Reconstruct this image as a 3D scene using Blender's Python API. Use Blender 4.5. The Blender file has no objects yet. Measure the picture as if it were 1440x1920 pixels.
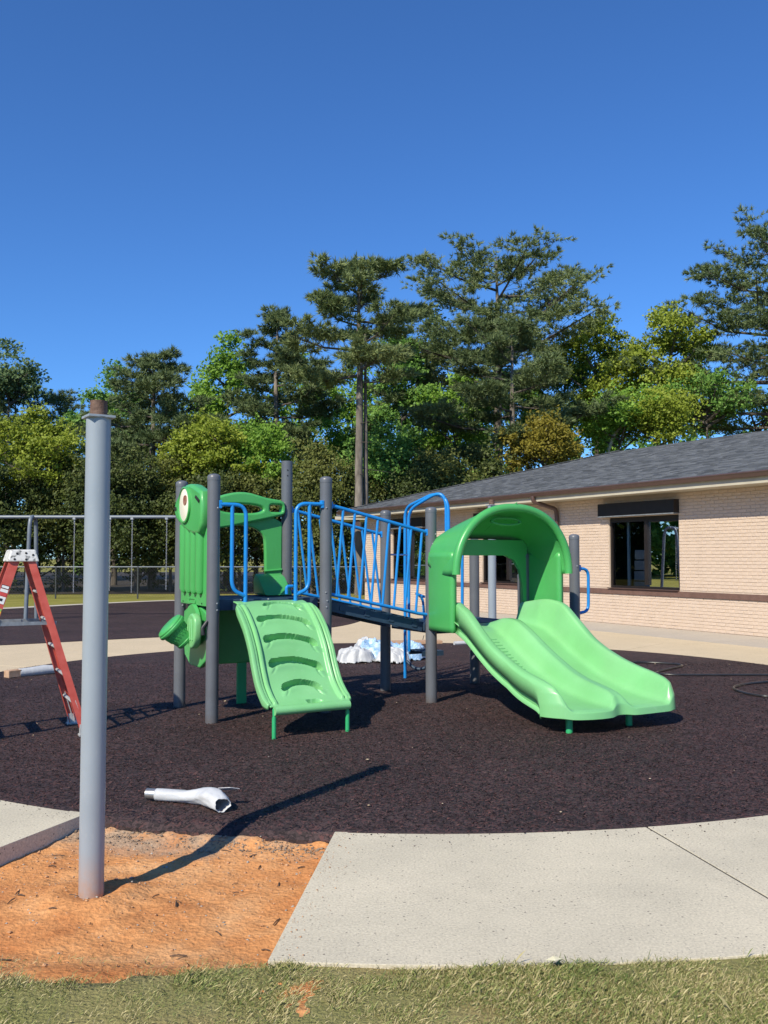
import bpy, bmesh, math, random
import numpy as np
from mathutils import Vector, Matrix, Euler

# ------------------------------------------------------------------ camera, sky, sun, exposure
scene = bpy.context.scene
col = scene.collection
R = math.radians

cam_d = bpy.data.cameras.new('camera')
cam_d.sensor_fit = 'VERTICAL'
cam_d.sensor_height = 24.0
cam_d.lens = 24.0 * 1700.0 / 1920.0
cam_d.clip_start = 0.05
cam_d.clip_end = 2000.0
cam = bpy.data.objects.new('camera', cam_d)
col.objects.link(cam)
cam.location = (0, 0, 1.5)
cam.rotation_euler = (R(90 + 2.862), 0, 0)
scene.camera = cam

SUN_EL = R(40.2)
SH = Vector((0.520, 0.854, 0))                       # where shadows fall
world = bpy.data.worlds.new('World')
scene.world = world
world.use_nodes = True
wn = world.node_tree.nodes
sky = wn.new('ShaderNodeTexSky')
sky.sky_type = 'NISHITA'
sky.sun_disc = False
sky.sun_elevation = SUN_EL
sky.sun_rotation = math.atan2(-SH.x, -SH.y)
sky.altitude = 300
sky.air_density = 1.0
sky.dust_density = 0.0
sky.ozone_density = 6.0
wn['Background'].inputs['Strength'].default_value = 0.13
tint = wn.new('ShaderNodeMix')                       # deep clear-air blue
tint.data_type = 'RGBA'; tint.blend_type = 'MULTIPLY'; tint.inputs[0].default_value = 1.0
tint.inputs[7].default_value = (.44, .71, 1.0, 1)
world.node_tree.links.new(sky.outputs[0], tint.inputs[6])
world.node_tree.links.new(tint.outputs[2], wn['Background'].inputs['Color'])

sun_d = bpy.data.lights.new('sun', 'SUN')
sun_d.energy = 4.6
sun_d.angle = R(0.53)
sun_d.color = (1.0, 0.925, 0.765)
sun = bpy.data.objects.new('sun', sun_d)
col.objects.link(sun)
tv = Vector((SH.x * math.cos(SUN_EL), SH.y * math.cos(SUN_EL), -math.sin(SUN_EL)))
sun.rotation_euler = tv.to_track_quat('-Z', 'Y').to_euler()
sun.location = (-8, -14, 16)

scene.view_settings.view_transform = 'Standard'
scene.view_settings.look = 'None'
scene.view_settings.exposure = 0.3
scene.view_settings.gamma = 1.0
scene.view_settings.use_curve_mapping = False

rng = np.random.default_rng(7)
random.seed(7)

# ------------------------------------------------------------------ helpers
def tag(o, label=None, cat=None, group=None, kind=None):
    if label: o['label'] = label
    if cat: o['category'] = cat
    if group: o['group'] = group
    if kind: o['kind'] = kind
    return o

def empty(name, loc=(0, 0, 0), rz=0.0, parent=None):
    o = bpy.data.objects.new(name, None)
    col.objects.link(o)
    o.empty_display_size = 0.2
    o.location = loc
    o.rotation_euler = (0, 0, rz)
    o.parent = parent
    return o

def link_mesh(name, me, mat=None, parent=None):
    o = bpy.data.objects.new(name, me)
    col.objects.link(o)
    if mat: me.materials.append(mat)
    o.parent = parent
    return o

def np_mesh(name, verts, faces):
    """verts (N,3), faces (M,k) of equal size"""
    me = bpy.data.meshes.new(name)
    verts = np.asarray(verts, dtype=np.float32)
    faces = np.asarray(faces, dtype=np.int32)
    k = faces.shape[1]
    me.vertices.add(len(verts))
    me.vertices.foreach_set('co', verts.ravel())
    me.loops.add(faces.size)
    me.loops.foreach_set('vertex_index', faces.ravel())
    me.polygons.add(len(faces))
    me.polygons.foreach_set('loop_start', np.arange(0, faces.size, k, dtype=np.int32))
    me.update(calc_edges=True)
    return me

def fillet(pts, r, n=6):
    pts = [Vector(p) for p in pts]
    out = [pts[0]]
    for i in range(1, len(pts) - 1):
        p = pts[i]
        d0 = pts[i - 1] - p
        d1 = pts[i + 1] - p
        a = p + d0.normalized() * min(r, d0.length * .49)
        c = p + d1.normalized() * min(r, d1.length * .49)
        for k in range(n + 1):
            t = k / n
            out.append(a * (1 - t) ** 2 + p * 2 * t * (1 - t) + c * t * t)
    out.append(pts[-1])
    return out

class MB:
    def __init__(self):
        self.v = []; self.f = []
    def add(self, vs, fs):
        b = len(self.v)
        self.v += [tuple(x) for x in vs]
        self.f += [tuple(i + b for i in q) for q in fs]
        return self
    def box(self, c, size, rot=None):
        sx, sy, sz = (x / 2 for x in size)
        vs = [Vector((x, y, z)) for x in (-sx, sx) for y in (-sy, sy) for z in (-sz, sz)]
        if rot is not None:
            m = rot if isinstance(rot, Matrix) else Euler(rot).to_matrix()
            vs = [m @ x for x in vs]
        vs = [x + Vector(c) for x in vs]
        return self.add(vs, [(0, 1, 3, 2), (4, 6, 7, 5), (0, 4, 5, 1), (2, 3, 7, 6), (0, 2, 6, 4), (1, 5, 7, 3)])
    def beam(self, p0, p1, w, h, up=(0, 0, 1)):
        p0 = Vector(p0); p1 = Vector(p1)
        d = (p1 - p0).normalized()
        x = d.cross(Vector(up)).normalized()
        y = x.cross(d)
        vs = []
        for p in (p0, p1):
            for (a, b_) in ((-1, -1), (1, -1), (1, 1), (-1, 1)):
                vs.append(p + x * a * w / 2 + y * b_ * h / 2)
        return self.add(vs, [(0, 1, 2, 3), (4, 7, 6, 5), (0, 4, 5, 1), (1, 5, 6, 2), (2, 6, 7, 3), (3, 7, 4, 0)])
    def tube(self, pts, rad, seg=12, caps=True, flat=1.0):
        pts = [Vector(p) for p in pts]
        n = len(pts)
        rads = rad if hasattr(rad, '__len__') else [rad] * n
        vs = []
        prev = None
        for i, p in enumerate(pts):
            d = (pts[min(i + 1, n - 1)] - pts[max(i - 1, 0)]).normalized()
            if prev is None:
                ref = Vector((0, 0, 1)) if abs(d.z) < .9 else Vector((1, 0, 0))
                x = d.cross(ref).normalized()
            else:
                x = (prev - d * prev.dot(d)).normalized()
            y = d.cross(x)
            prev = x
            for k in range(seg):
                a = 2 * math.pi * k / seg
                vs.append(p + (x * math.cos(a) + y * math.sin(a) * flat) * rads[i])
        fs = []
        for i in range(n - 1):
            for k in range(seg):
                k2 = (k + 1) % seg
                fs.append((i * seg + k, i * seg + k2, (i + 1) * seg + k2, (i + 1) * seg + k))
        if caps:
            fs.append(tuple(range(seg - 1, -1, -1)))
            fs.append(tuple((n - 1) * seg + k for k in range(seg)))
        return self.add(vs, fs)
    def lathe(self, prof, seg=24, mtx=None):
        """prof: (r,z) list, around Z"""
        vs = []
        for r, z in prof:
            for k in range(seg):
                a = 2 * math.pi * k / seg
                p = Vector((r * math.cos(a), r * math.sin(a), z))
                vs.append(mtx @ p if mtx is not None else p)
        fs = []
        for i in range(len(prof) - 1):
            for k in range(seg):
                k2 = (k + 1) % seg
                fs.append((i * seg + k, i * seg + k2, (i + 1) * seg + k2, (i + 1) * seg + k))
        fs.append(tuple(range(seg - 1, -1, -1)))
        fs.append(tuple((len(prof) - 1) * seg + k for k in range(seg)))
        return self.add(vs, fs)
    def grid(self, rows, close=False):
        n = len(rows); m = len(rows[0])
        vs = [p for r in rows for p in r]
        fs = []
        for i in range(n - 1):
            for j in range(m - 1):
                fs.append((i * m + j, i * m + j + 1, (i + 1) * m + j + 1, (i + 1) * m + j))
        return self.add(vs, fs)
    def prism(self, poly, z0, z1):
        n = len(poly)
        vs = [(x, y, z0) for x, y in poly] + [(x, y, z1) for x, y in poly]
        fs = [tuple(range(n - 1, -1, -1)), tuple(range(n, 2 * n))]
        for i in range(n):
            j = (i + 1) % n
            fs.append((i, j, n + j, n + i))
        return self.add(vs, fs)
    def build(self, name, mat=None, parent=None, smooth=True, angle=35, bevel=0.0):
        me = bpy.data.meshes.new(name)
        me.from_pydata([tuple(x) for x in self.v], [], self.f)
        bm = bmesh.new(); bm.from_mesh(me)
        bmesh.ops.recalc_face_normals(bm, faces=bm.faces)
        if bevel > 0:
            es = [e for e in bm.edges if len(e.link_faces) == 2 and e.calc_face_angle(0) > R(40)]
            bmesh.ops.bevel(bm, geom=es, offset=bevel, segments=2, affect='EDGES', profile=.6)
        bm.to_mesh(me); bm.free()
        if smooth:
            me.polygons.foreach_set('use_smooth', [True] * len(me.polygons))
            me.set_sharp_from_angle(angle=R(angle))
        return link_mesh(name, me, mat, parent)

def solidify(o, th, offset=-1, sub=0):
    m = o.modifiers.new('thickness', 'SOLIDIFY')
    m.thickness = th; m.offset = offset
    if sub:
        s = o.modifiers.new('smooth', 'SUBSURF'); s.levels = sub; s.render_levels = sub
    return o

def plate(name, outer, holes, th, bevel, mtx, mat, parent):
    """flat plate with holes in its XY plane, centred on z=0, placed by mtx"""
    cu = bpy.data.curves.new(name, 'CURVE')
    cu.dimensions = '2D'; cu.fill_mode = 'BOTH'
    cu.extrude = max(th / 2 - bevel, .001); cu.bevel_depth = bevel; cu.bevel_resolution = 2
    cu.offset = -bevel
    for loop in [outer] + list(holes):
        sp = cu.splines.new('POLY')
        sp.points.add(len(loop) - 1)
        for q, (x, y) in zip(sp.points, loop): q.co = (x, y, 0, 1)
        sp.use_cyclic_u = True
    tmp = bpy.data.objects.new('tmp', cu); col.objects.link(tmp)
    dg = bpy.context.evaluated_depsgraph_get()
    me = bpy.data.meshes.new_from_object(tmp.evaluated_get(dg))
    bpy.data.objects.remove(tmp)
    me.name = name
    me.transform(mtx)
    if mtx.determinant() < 0: me.flip_normals()
    me.polygons.foreach_set('use_smooth', [True] * len(me.polygons))
    me.set_sharp_from_angle(angle=R(40))
    me.materials.clear()
    return link_mesh(name, me, mat, parent)

def smooth_loop(pts, it=2):
    """Chaikin on a closed loop"""
    for _ in range(it):
        out = []
        n = len(pts)
        for i in range(n):
            a = pts[i]; b_ = pts[(i + 1) % n]
            out.append((a[0] * .75 + b_[0] * .25, a[1] * .75 + b_[1] * .25))
            out.append((a[0] * .25 + b_[0] * .75, a[1] * .25 + b_[1] * .75))
        pts = out
    return pts

def ellipse(cx, cy, rx, ry, n=24, p=2.0):
    out = []
    for k in range(n):
        a = 2 * math.pi * k / n
        c, s = math.cos(a), math.sin(a)
        out.append((cx + rx * math.copysign(abs(c) ** (2 / p), c), cy + ry * math.copysign(abs(s) ** (2 / p), s)))
    return out

def copy_tree(o, parent=None):
    c = o.copy(); col.objects.link(c); c.parent = parent
    for ch in list(o.children): copy_tree(ch, c)
    return c

# ------------------------------------------------------------------ materials
def pmat(name, c0, c1=None, scale=8.0, rough=.5, bump=0.0, bscale=40.0, metal=0.0, spec=.5, detail=6.0, contrast=(.3, .7), rvar=0.0, stretch=None, coat=0.0):
    m = bpy.data.materials.new(name); m.use_nodes = True
    nt = m.node_tree; N = nt.nodes; Lk = nt.links
    b = N['Principled BSDF']
    b.inputs['Roughness'].default_value = rough
    b.inputs['Metallic'].default_value = metal
    b.inputs['Specular IOR Level'].default_value = spec
    if coat:
        b.inputs['Coat Weight'].default_value = coat
        b.inputs['Coat Roughness'].default_value = .15
    tc = N.new('ShaderNodeTexCoord')
    vec = tc.outputs['Object']
    if stretch:
        mp = N.new('ShaderNodeMapping'); mp.inputs['Scale'].default_value = stretch
        Lk.new(vec, mp.inputs[0]); vec = mp.outputs[0]
    nz = N.new('ShaderNodeTexNoise'); nz.inputs['Scale'].default_value = scale; nz.inputs['Detail'].default_value = detail
    Lk.new(vec, nz.inputs['Vector'])
    rp = N.new('ShaderNodeValToRGB')
    rp.color_ramp.elements[0].position = contrast[0]; rp.color_ramp.elements[1].position = contrast[1]
    rp.color_ramp.elements[0].color = (*c0, 1); rp.color_ramp.elements[1].color = (*(c1 or c0), 1)
    Lk.new(nz.outputs['Fac'], rp.inputs[0])
    Lk.new(rp.outputs[0], b.inputs['Base Color'])
    if rvar:
        mr = N.new('ShaderNodeMapRange')
        mr.inputs['To Min'].default_value = max(rough - rvar, .02); mr.inputs['To Max'].default_value = rough + rvar
        Lk.new(nz.outputs['Fac'], mr.inputs[0]); Lk.new(mr.outputs[0], b.inputs['Roughness'])
    if bump:
        n2 = N.new('ShaderNodeTexNoise'); n2.inputs['Scale'].default_value = bscale; n2.inputs['Detail'].default_value = 8
        Lk.new(vec, n2.inputs['Vector'])
        bp = N.new('ShaderNodeBump'); bp.inputs['Strength'].default_value = bump; bp.inputs['Distance'].default_value = .02
        Lk.new(n2.outputs['Fac'], bp.inputs['Height']); Lk.new(bp.outputs[0], b.inputs['Normal'])
    return m

def leafmat(name, cols, trans=.35, rough=.55, scale=.35):
    """cols: dark, mid, light leaf colours; varies per leaf and in patches"""
    m = bpy.data.materials.new(name); m.use_nodes = True
    nt = m.node_tree; N = nt.nodes; Lk = nt.links
    N.remove(N['Principled BSDF'])
    out = N['Material Output']
    g = N.new('ShaderNodeNewGeometry')
    tc = N.new('ShaderNodeTexCoord')
    nz = N.new('ShaderNodeTexNoise'); nz.inputs['Scale'].default_value = scale; nz.inputs['Detail'].default_value = 3
    Lk.new(tc.outputs['Object'], nz.inputs['Vector'])
    ad = N.new('ShaderNodeMath'); ad.operation = 'MULTIPLY_ADD'; ad.inputs[1].default_value = .6
    Lk.new(g.outputs['Random Per Island'], ad.inputs[0])
    sb = N.new('ShaderNodeMath'); sb.operation = 'MULTIPLY_ADD'; sb.inputs[1].default_value = 1.4; sb.inputs[2].default_value = -.5
    Lk.new(nz.outputs['Fac'], sb.inputs[0]); Lk.new(sb.outputs[0], ad.inputs[2])
    rp = N.new('ShaderNodeValToRGB')
    e = rp.color_ramp.elements
    e[0].position = 0; e[1].position = 1
    e[0].color = (*cols[0], 1); e[1].color = (*cols[2], 1)
    md = e.new(.5); md.color = (*cols[1], 1)
    Lk.new(ad.outputs[0], rp.inputs[0])
    d = N.new('ShaderNodeBsdfPrincipled'); d.inputs['Roughness'].default_value = rough; d.inputs['Specular IOR Level'].default_value = .25
    t = N.new('ShaderNodeBsdfTranslucent')
    Lk.new(rp.outputs[0], d.inputs['Base Color']); Lk.new(rp.outputs[0], t.inputs['Color'])
    mx = N.new('ShaderNodeMixShader'); mx.inputs[0].default_value = trans
    Lk.new(d.outputs[0], mx.inputs[1]); Lk.new(t.outputs[0], mx.inputs[2]); Lk.new(mx.outputs[0], out.inputs['Surface'])
    return m

M = {}
M['green'] = pmat('green_plastic', (.064, .360, .094), (.074, .396, .107), 3, .34, .06, 220, spec=.5, rvar=.07)
M['green2'] = pmat('sunlit_pale_green_plastic', (.180, .470, .180), (.211, .546, .219), 2.5, .33, .05, 220, spec=.5, rvar=.08)  # same plastic as the green, with the sunlit paleness put into its colour
def wear(m, dust, amt, zlim=None, dirt=None):
    """sun-faded patches, fine scratches and (optionally) dust splashed on the lowest part"""
    nt = m.node_tree; N = nt.nodes; Lk = nt.links; b = N['Principled BSDF']
    src = b.inputs['Base Color'].links[0].from_socket
    tc = N.new('ShaderNodeTexCoord')
    mp = N.new('ShaderNodeMapping'); mp.inputs['Scale'].default_value = (9, 55, 9); mp.inputs['Rotation'].default_value = (.3, .5, .9); Lk.new(tc.outputs['Object'], mp.inputs[0])
    nz = N.new('ShaderNodeTexNoise'); nz.inputs['Scale'].default_value = 2.2; nz.inputs['Detail'].default_value = 5; Lk.new(mp.outputs[0], nz.inputs['Vector'])
    n0 = N.new('ShaderNodeTexNoise'); n0.inputs['Scale'].default_value = 1.7; n0.inputs['Detail'].default_value = 6; Lk.new(tc.outputs['Object'], n0.inputs['Vector'])
    r0 = N.new('ShaderNodeMapRange'); r0.inputs['From Min'].default_value = .63; r0.inputs['From Max'].default_value = .70; r0.inputs['To Max'].default_value = amt
    Lk.new(nz.outputs['Fac'], r0.inputs[0])
    r1 = N.new('ShaderNodeMapRange'); r1.inputs['From Min'].default_value = .48; r1.inputs['From Max'].default_value = .72; r1.inputs['To Max'].default_value = amt * .8
    Lk.new(n0.outputs['Fac'], r1.inputs[0])
    ad = N.new('ShaderNodeMath'); ad.operation = 'ADD'; Lk.new(r0.outputs[0], ad.inputs[0]); Lk.new(r1.outputs[0], ad.inputs[1])
    mx = N.new('ShaderNodeMix'); mx.data_type = 'RGBA'; Lk.new(ad.outputs[0], mx.inputs[0]); Lk.new(src, mx.inputs[6]); mx.inputs[7].default_value = (*dust, 1)
    out = mx.outputs[2]
    if zlim:
        sp = N.new('ShaderNodeSeparateXYZ'); Lk.new(tc.outputs['Object'], sp.inputs[0])
        r2 = N.new('ShaderNodeMapRange'); r2.inputs['From Min'].default_value = zlim; r2.inputs['From Max'].default_value = 0; r2.inputs['To Max'].default_value = 1.1
        Lk.new(sp.outputs['Z'], r2.inputs[0])
        n3 = N.new('ShaderNodeTexNoise'); n3.inputs['Scale'].default_value = 26; n3.inputs['Detail'].default_value = 6; Lk.new(tc.outputs['Object'], n3.inputs['Vector'])
        mu = N.new('ShaderNodeMath'); mu.operation = 'MULTIPLY'; mu.use_clamp = True; Lk.new(r2.outputs[0], mu.inputs[0]); Lk.new(n3.outputs['Fac'], mu.inputs[1])
        m2 = N.new('ShaderNodeMix'); m2.data_type = 'RGBA'; Lk.new(mu.outputs[0], m2.inputs[0]); Lk.new(out, m2.inputs[6]); m2.inputs[7].default_value = (*dirt, 1)
        out = m2.outputs[2]
    Lk.new(out, b.inputs['Base Color'])
wear(M['green'], (.22, .46, .24), .16); wear(M['green2'], (.36, .60, .36), .20)
M['greenleg'] = pmat('green_paint', (.03, .36, .13), (.035, .40, .15), 6, .4)
M['blue'] = pmat('blue_paint', (.012, .215, .60), (.015, .245, .66), 5, .34, spec=.5, rvar=.05)
M['navy'] = pmat('navy_coating', (.022, .048, .088), (.032, .065, .11), 14, .5, .2, 260)
M['post'] = pmat('grey_post_paint', (.107, .114, .131), (.123, .132, .150), 5, .38, spec=.5, rvar=.05)
M['pole'] = pmat('pale_grey_paint', (.264, .308, .355), (.295, .340, .389), 3.5, .36, spec=.5, rvar=.06)
wear(M['pole'], (.42, .43, .43), .14, .22, (.45, .22, .10)); wear(M['post'], (.22, .22, .22), .14, .10, (.10, .075, .06))
M['rust'] = pmat('rusty_steel', (.06, .03, .022), (.20, .12, .085), 22, .75, .3, 60)
M['galv'] = pmat('galvanised_steel', (.20, .22, .24), (.34, .36, .38), 20, .45, metal=.4)
M['swing'] = pmat('swing_frame_paint', (.13, .155, .185), (.17, .20, .23), 6, .4)
M['alu'] = pmat('aluminium', (.42, .42, .41), (.62, .62, .60), 18, .45, metal=.3)
M['red'] = pmat('red_fibreglass', (.46, .066, .045), (.58, .115, .085), 14, .5, .1, 120, contrast=(.25, .75))
M['cap'] = pmat('white_worn_plastic', (.16, .16, .15), (.66, .65, .62), 24, .5, contrast=(.34, .46))
M['black'] = pmat('black_rubber', (.012, .012, .013), (.022, .022, .024), 12, .5)
M['cream'] = pmat('cream_plastic', (.78, .72, .58), (.85, .80, .68), 6, .4)
M['pupil'] = pmat('reddish_brown_plastic', (.20, .07, .045), (.42, .22, .16), 14, .4)
M['white_film'] = pmat('white_plastic_film', (.46, .475, .49), (.58, .59, .60), 6, .42, .2, 30)
M['blue_film'] = pmat('blue_plastic_film', (.16, .36, .62), (.55, .68, .80), 14, .3, .4, 30, stretch=(1, 5, 1))
M['card'] = pmat('brown_cardboard', (.40, .24, .14), (.55, .36, .24), 16, .8)
M['metal_end'] = pmat('bare_steel_pipe', (.30, .30, .29), (.55, .54, .52), 30, .35, metal=.8)
M['bark'] = pmat('pine_bark', (.075, .062, .051), (.26, .222, .185), 5, .9, .9, 9, stretch=(1, 1, .3))
M['bark2'] = pmat('grey_brown_bark', (.049, .039, .031), (.140, .119, .098), 6, .9, .6, 12, stretch=(1, 1, .3))
M['snag'] = pmat('bleached_wood', (.38, .35, .29), (.55, .50, .42), 6, .8)
M['paint_brick'] = pmat('painted_brick', (.551, .430, .329), (.620, .492, .388), 5, .8, .5, 55, contrast=(.25, .75))
M['mortar'] = pmat('painted_mortar', (.527, .415, .318), (.618, .493, .383), 9, .9, .5, 70)
M['band'] = pmat('brown_brick', (.12, .066, .05), (.16, .09, .07), 8, .8, .4, 50)
M['brown'] = pmat('brown_metal_trim', (.075, .044, .036), (.095, .056, .046), 6, .4)
M['dark_brown'] = pmat('dark_bronze_trim', (.012, .009, .008), (.018, .014, .013), 6, .4)
M['fascia'] = pmat('beige_trim_paint', (.44, .40, .31), (.50, .46, .36), 4, .7)
M['interior'] = pmat('dim_room_paint', (.030, .032, .036), (.045, .047, .05), 3, .9)  # near-black: the dimness of the room is put into the wall colour
M['shingle'] = pmat('asphalt_shingle', (.066, .072, .079), (.150, .161, .173), 9, .9, .5, 160, contrast=(.25, .75))
M['kerb'] = pmat('kerb_concrete', (.44, .40, .33), (.54, .49, .41), 4, .9, .3, 60)
M['clod'] = pmat('clay_clod', (.46, .23, .11), (.60, .36, .20), 9, .95, .5, 60)
M['rubble'] = pmat('brown_rubble', (.15, .11, .08), (.34, .26, .19), 14, .95, .3, 60)
M['stone'] = pmat('grey_stone', (.24, .22, .19), (.46, .43, .38), 14, .9, .3, 60)
M['twig'] = pmat('dry_twig', (.05, .03, .02), (.14, .09, .06), 30, .9)
M['hose'] = pmat('black_hose', (.018, .018, .019), (.028, .028, .030), 10, .3)
M['chain'] = pmat('steel_chain', (.30, .31, .32), (.50, .51, .52), 30, .4, metal=.5)
M['wire'] = pmat('dark_fence_wire', (.055, .06, .06), (.09, .095, .095), 20, .5, metal=.3)

def concrete_mat(name, c0, c1, blot):
    m = bpy.data.materials.new(name); m.use_nodes = True
    nt = m.node_tree; N = nt.nodes; Lk = nt.links; b = N['Principled BSDF']
    b.inputs['Roughness'].default_value = .88; b.inputs['Specular IOR Level'].default_value = .3
    tc = N.new('ShaderNodeTexCoord')
    n1 = N.new('ShaderNodeTexNoise'); n1.inputs['Scale'].default_value = 1.3; n1.inputs['Detail'].default_value = 5
    n1.inputs['Roughness'].default_value = .68
    n2 = N.new('ShaderNodeTexNoise'); n2.inputs['Scale'].default_value = 90; n2.inputs['Detail'].default_value = 4
    vo = N.new('ShaderNodeTexVoronoi'); vo.inputs['Scale'].default_value = 26
    vo2 = N.new('ShaderNodeTexVoronoi'); vo2.inputs['Scale'].default_value = 60
    for n in (n1, n2, vo, vo2): Lk.new(tc.outputs['Object'], n.inputs['Vector'])
    r1 = N.new('ShaderNodeValToRGB'); r1.color_ramp.elements[0].position = .25; r1.color_ramp.elements[1].position = .70
    r1.color_ramp.elements[0].color = (*c0, 1); r1.color_ramp.elements[1].color = (*c1, 1)
    md = r1.color_ramp.elements.new(.5); md.color = (*blot, 1)
    Lk.new(n1.outputs['Fac'], r1.inputs[0])
    # fine grain
    r2 = N.new('ShaderNodeMapRange'); r2.inputs['From Min'].default_value = .3; r2.inputs['From Max'].default_value = .7
    r2.inputs['To Min'].default_value = .80; r2.inputs['To Max'].default_value = 1.12
    Lk.new(n2.outputs['Fac'], r2.inputs[0])
    mx = N.new('ShaderNodeMix'); mx.data_type = 'RGBA'; mx.blend_type = 'MULTIPLY'; mx.inputs[0].default_value = 1
    Lk.new(r1.outputs[0], mx.inputs[6]); Lk.new(r2.outputs[0], mx.inputs[7])
    # dark aggregate specks
    prev = mx.outputs[2]
    for v, thr, c in ((vo, .13, (.15, .13, .11, 1)), (vo2, .17, (.24, .21, .18, 1))):
        st = N.new('ShaderNodeMath'); st.operation = 'LESS_THAN'; st.inputs[1].default_value = thr
        Lk.new(v.outputs['Distance'], st.inputs[0])
        sp = N.new('ShaderNodeMath'); sp.operation = 'MULTIPLY'; sp.inputs[1].default_value = .75
        gt = N.new('ShaderNodeMath'); gt.operation = 'GREATER_THAN'; gt.inputs[1].default_value = .45
        sx = N.new('ShaderNodeSeparateColor'); Lk.new(v.outputs['Color'], sx.inputs[0]); Lk.new(sx.outputs[0], gt.inputs[0])
        m2 = N.new('ShaderNodeMath'); m2.operation = 'MULTIPLY'
        Lk.new(st.outputs[0], m2.inputs[0]); Lk.new(gt.outputs[0], m2.inputs[1]); Lk.new(m2.outputs[0], sp.inputs[0])
        mm = N.new('ShaderNodeMix'); mm.data_type = 'RGBA'
        Lk.new(sp.outputs[0], mm.inputs[0]); Lk.new(prev, mm.inputs[6]); mm.inputs[7].default_value = c
        prev = mm.outputs[2]
    Lk.new(prev, b.inputs['Base Color'])
    bp = N.new('ShaderNodeBump'); bp.inputs['Strength'].default_value = .35; bp.inputs['Distance'].default_value = .004
    Lk.new(n2.outputs['Fac'], bp.inputs['Height']); Lk.new(bp.outputs[0], b.inputs['Normal'])
    return m
M['concrete'] = concrete_mat('broom_concrete', (.500, .452, .345), (.655, .585, .440), (.590, .530, .400))
M['concrete_far'] = concrete_mat('plaza_concrete', (.583, .474, .317), (.660, .536, .363), (.621, .505, .340))
M['concrete_walk'] = concrete_mat('walk_concrete', (.456, .404, .334), (.502, .446, .371), (.479, .423, .352))

def rubber_mat():
    m = bpy.data.materials.new('shredded_rubber'); m.use_nodes = True
    nt = m.node_tree; N = nt.nodes; Lk = nt.links; b = N['Principled BSDF']
    b.inputs['Roughness'].default_value = .75; b.inputs['Specular IOR Level'].default_value = .3
    tc = N.new('ShaderNodeTexCoord')
    vo = N.new('ShaderNodeTexVoronoi'); vo.inputs['Scale'].default_value = 55
    wob = N.new('ShaderNodeTexNoise'); wob.inputs['Scale'].default_value = 14; wob.inputs['Detail'].default_value = 3
    Lk.new(tc.outputs['Object'], wob.inputs['Vector'])
    mp = N.new('ShaderNodeMix'); mp.data_type = 'RGBA'; mp.inputs[0].default_value = .18
    Lk.new(tc.outputs['Object'], mp.inputs[6]); Lk.new(wob.outputs['Color'], mp.inputs[7])
    Lk.new(mp.outputs[2], vo.inputs['Vector'])
    sx = N.new('ShaderNodeSeparateColor'); Lk.new(vo.outputs['Color'], sx.inputs[0])
    rp = N.new('ShaderNodeValToRGB'); e = rp.color_ramp.elements
    e[0].position = 0; e[0].color = (.016, .012, .012, 1); e[1].position = 1; e[1].color = (.11, .060, .054, 1)
    for p, c in ((.3, (.036, .025, .024)), (.55, (.056, .037, .036)), (.8, (.077, .050, .049)), (.93, (.095, .042, .038))):
        x = e.new(p); x.color = (*c, 1)
    Lk.new(sx.outputs[0], rp.inputs[0])
    n1 = N.new('ShaderNodeTexNoise'); n1.inputs['Scale'].default_value = .9; n1.inputs['Detail'].default_value = 5
    Lk.new(tc.outputs['Object'], n1.inputs['Vector'])
    mr = N.new('ShaderNodeMapRange'); mr.inputs['From Min'].default_value = .3; mr.inputs['From Max'].default_value = .7
    mr.inputs['To Min'].default_value = .8; mr.inputs['To Max'].default_value = 1.2
    Lk.new(n1.outputs['Fac'], mr.inputs[0])
    mx = N.new('ShaderNodeMix'); mx.data_type = 'RGBA'; mx.blend_type = 'MULTIPLY'; mx.inputs[0].default_value = 1
    Lk.new(rp.outputs[0], mx.inputs[6]); Lk.new(mr.outputs[0], mx.inputs[7])
    Lk.new(mx.outputs[2], b.inputs['Base Color'])
    bp = N.new('ShaderNodeBump'); bp.inputs['Strength'].default_value = .9; bp.inputs['Distance'].default_value = .012
    Lk.new(sx.outputs[1], bp.inputs['Height']); Lk.new(bp.outputs[0], b.inputs['Normal'])
    return m
M['rubber'] = rubber_mat()

def island_mat(name, stops, rough=.7, spec=.3, patch=None):
    m = bpy.data.materials.new(name); m.use_nodes = True
    nt = m.node_tree; N = nt.nodes; Lk = nt.links; b = N['Principled BSDF']
    b.inputs['Roughness'].default_value = rough; b.inputs['Specular IOR Level'].default_value = spec
    g = N.new('ShaderNodeNewGeometry')
    src = g.outputs['Random Per Island']
    if patch:
        tc = N.new('ShaderNodeTexCoord')
        nz = N.new('ShaderNodeTexNoise'); nz.inputs['Scale'].default_value = patch[0]; nz.inputs['Detail'].default_value = 4
        Lk.new(tc.outputs['Object'], nz.inputs['Vector'])
        a = N.new('ShaderNodeMath'); a.operation = 'MULTIPLY_ADD'; a.inputs[1].default_value = patch[1]; a.inputs[2].default_value = -patch[1] / 2
        Lk.new(nz.outputs['Fac'], a.inputs[0])
        s = N.new('ShaderNodeMath'); s.operation = 'ADD'; s.use_clamp = True
        Lk.new(a.outputs[0], s.inputs[0]); Lk.new(src, s.inputs[1]); src = s.outputs[0]
    rp = N.new('ShaderNodeValToRGB'); e = rp.color_ramp.elements
    e[0].position = stops[0][0]; e[0].color = (*stops[0][1], 1)
    e[1].position = stops[-1][0]; e[1].color = (*stops[-1][1], 1)
    for p, c in stops[1:-1]:
        x = e.new(p); x.color = (*c, 1)
    Lk.new(src, rp.inputs[0]); Lk.new(rp.outputs[0], b.inputs['Base Color'])
    return m
M['shred'] = island_mat('rubber_shreds', [(0, (.017, .010, .010)), (.4, (.045, .027, .027)), (.72, (.076, .044, .043)), (.88, (.096, .041, .037)), (1, (.110, .068, .060))], .7)
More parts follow.
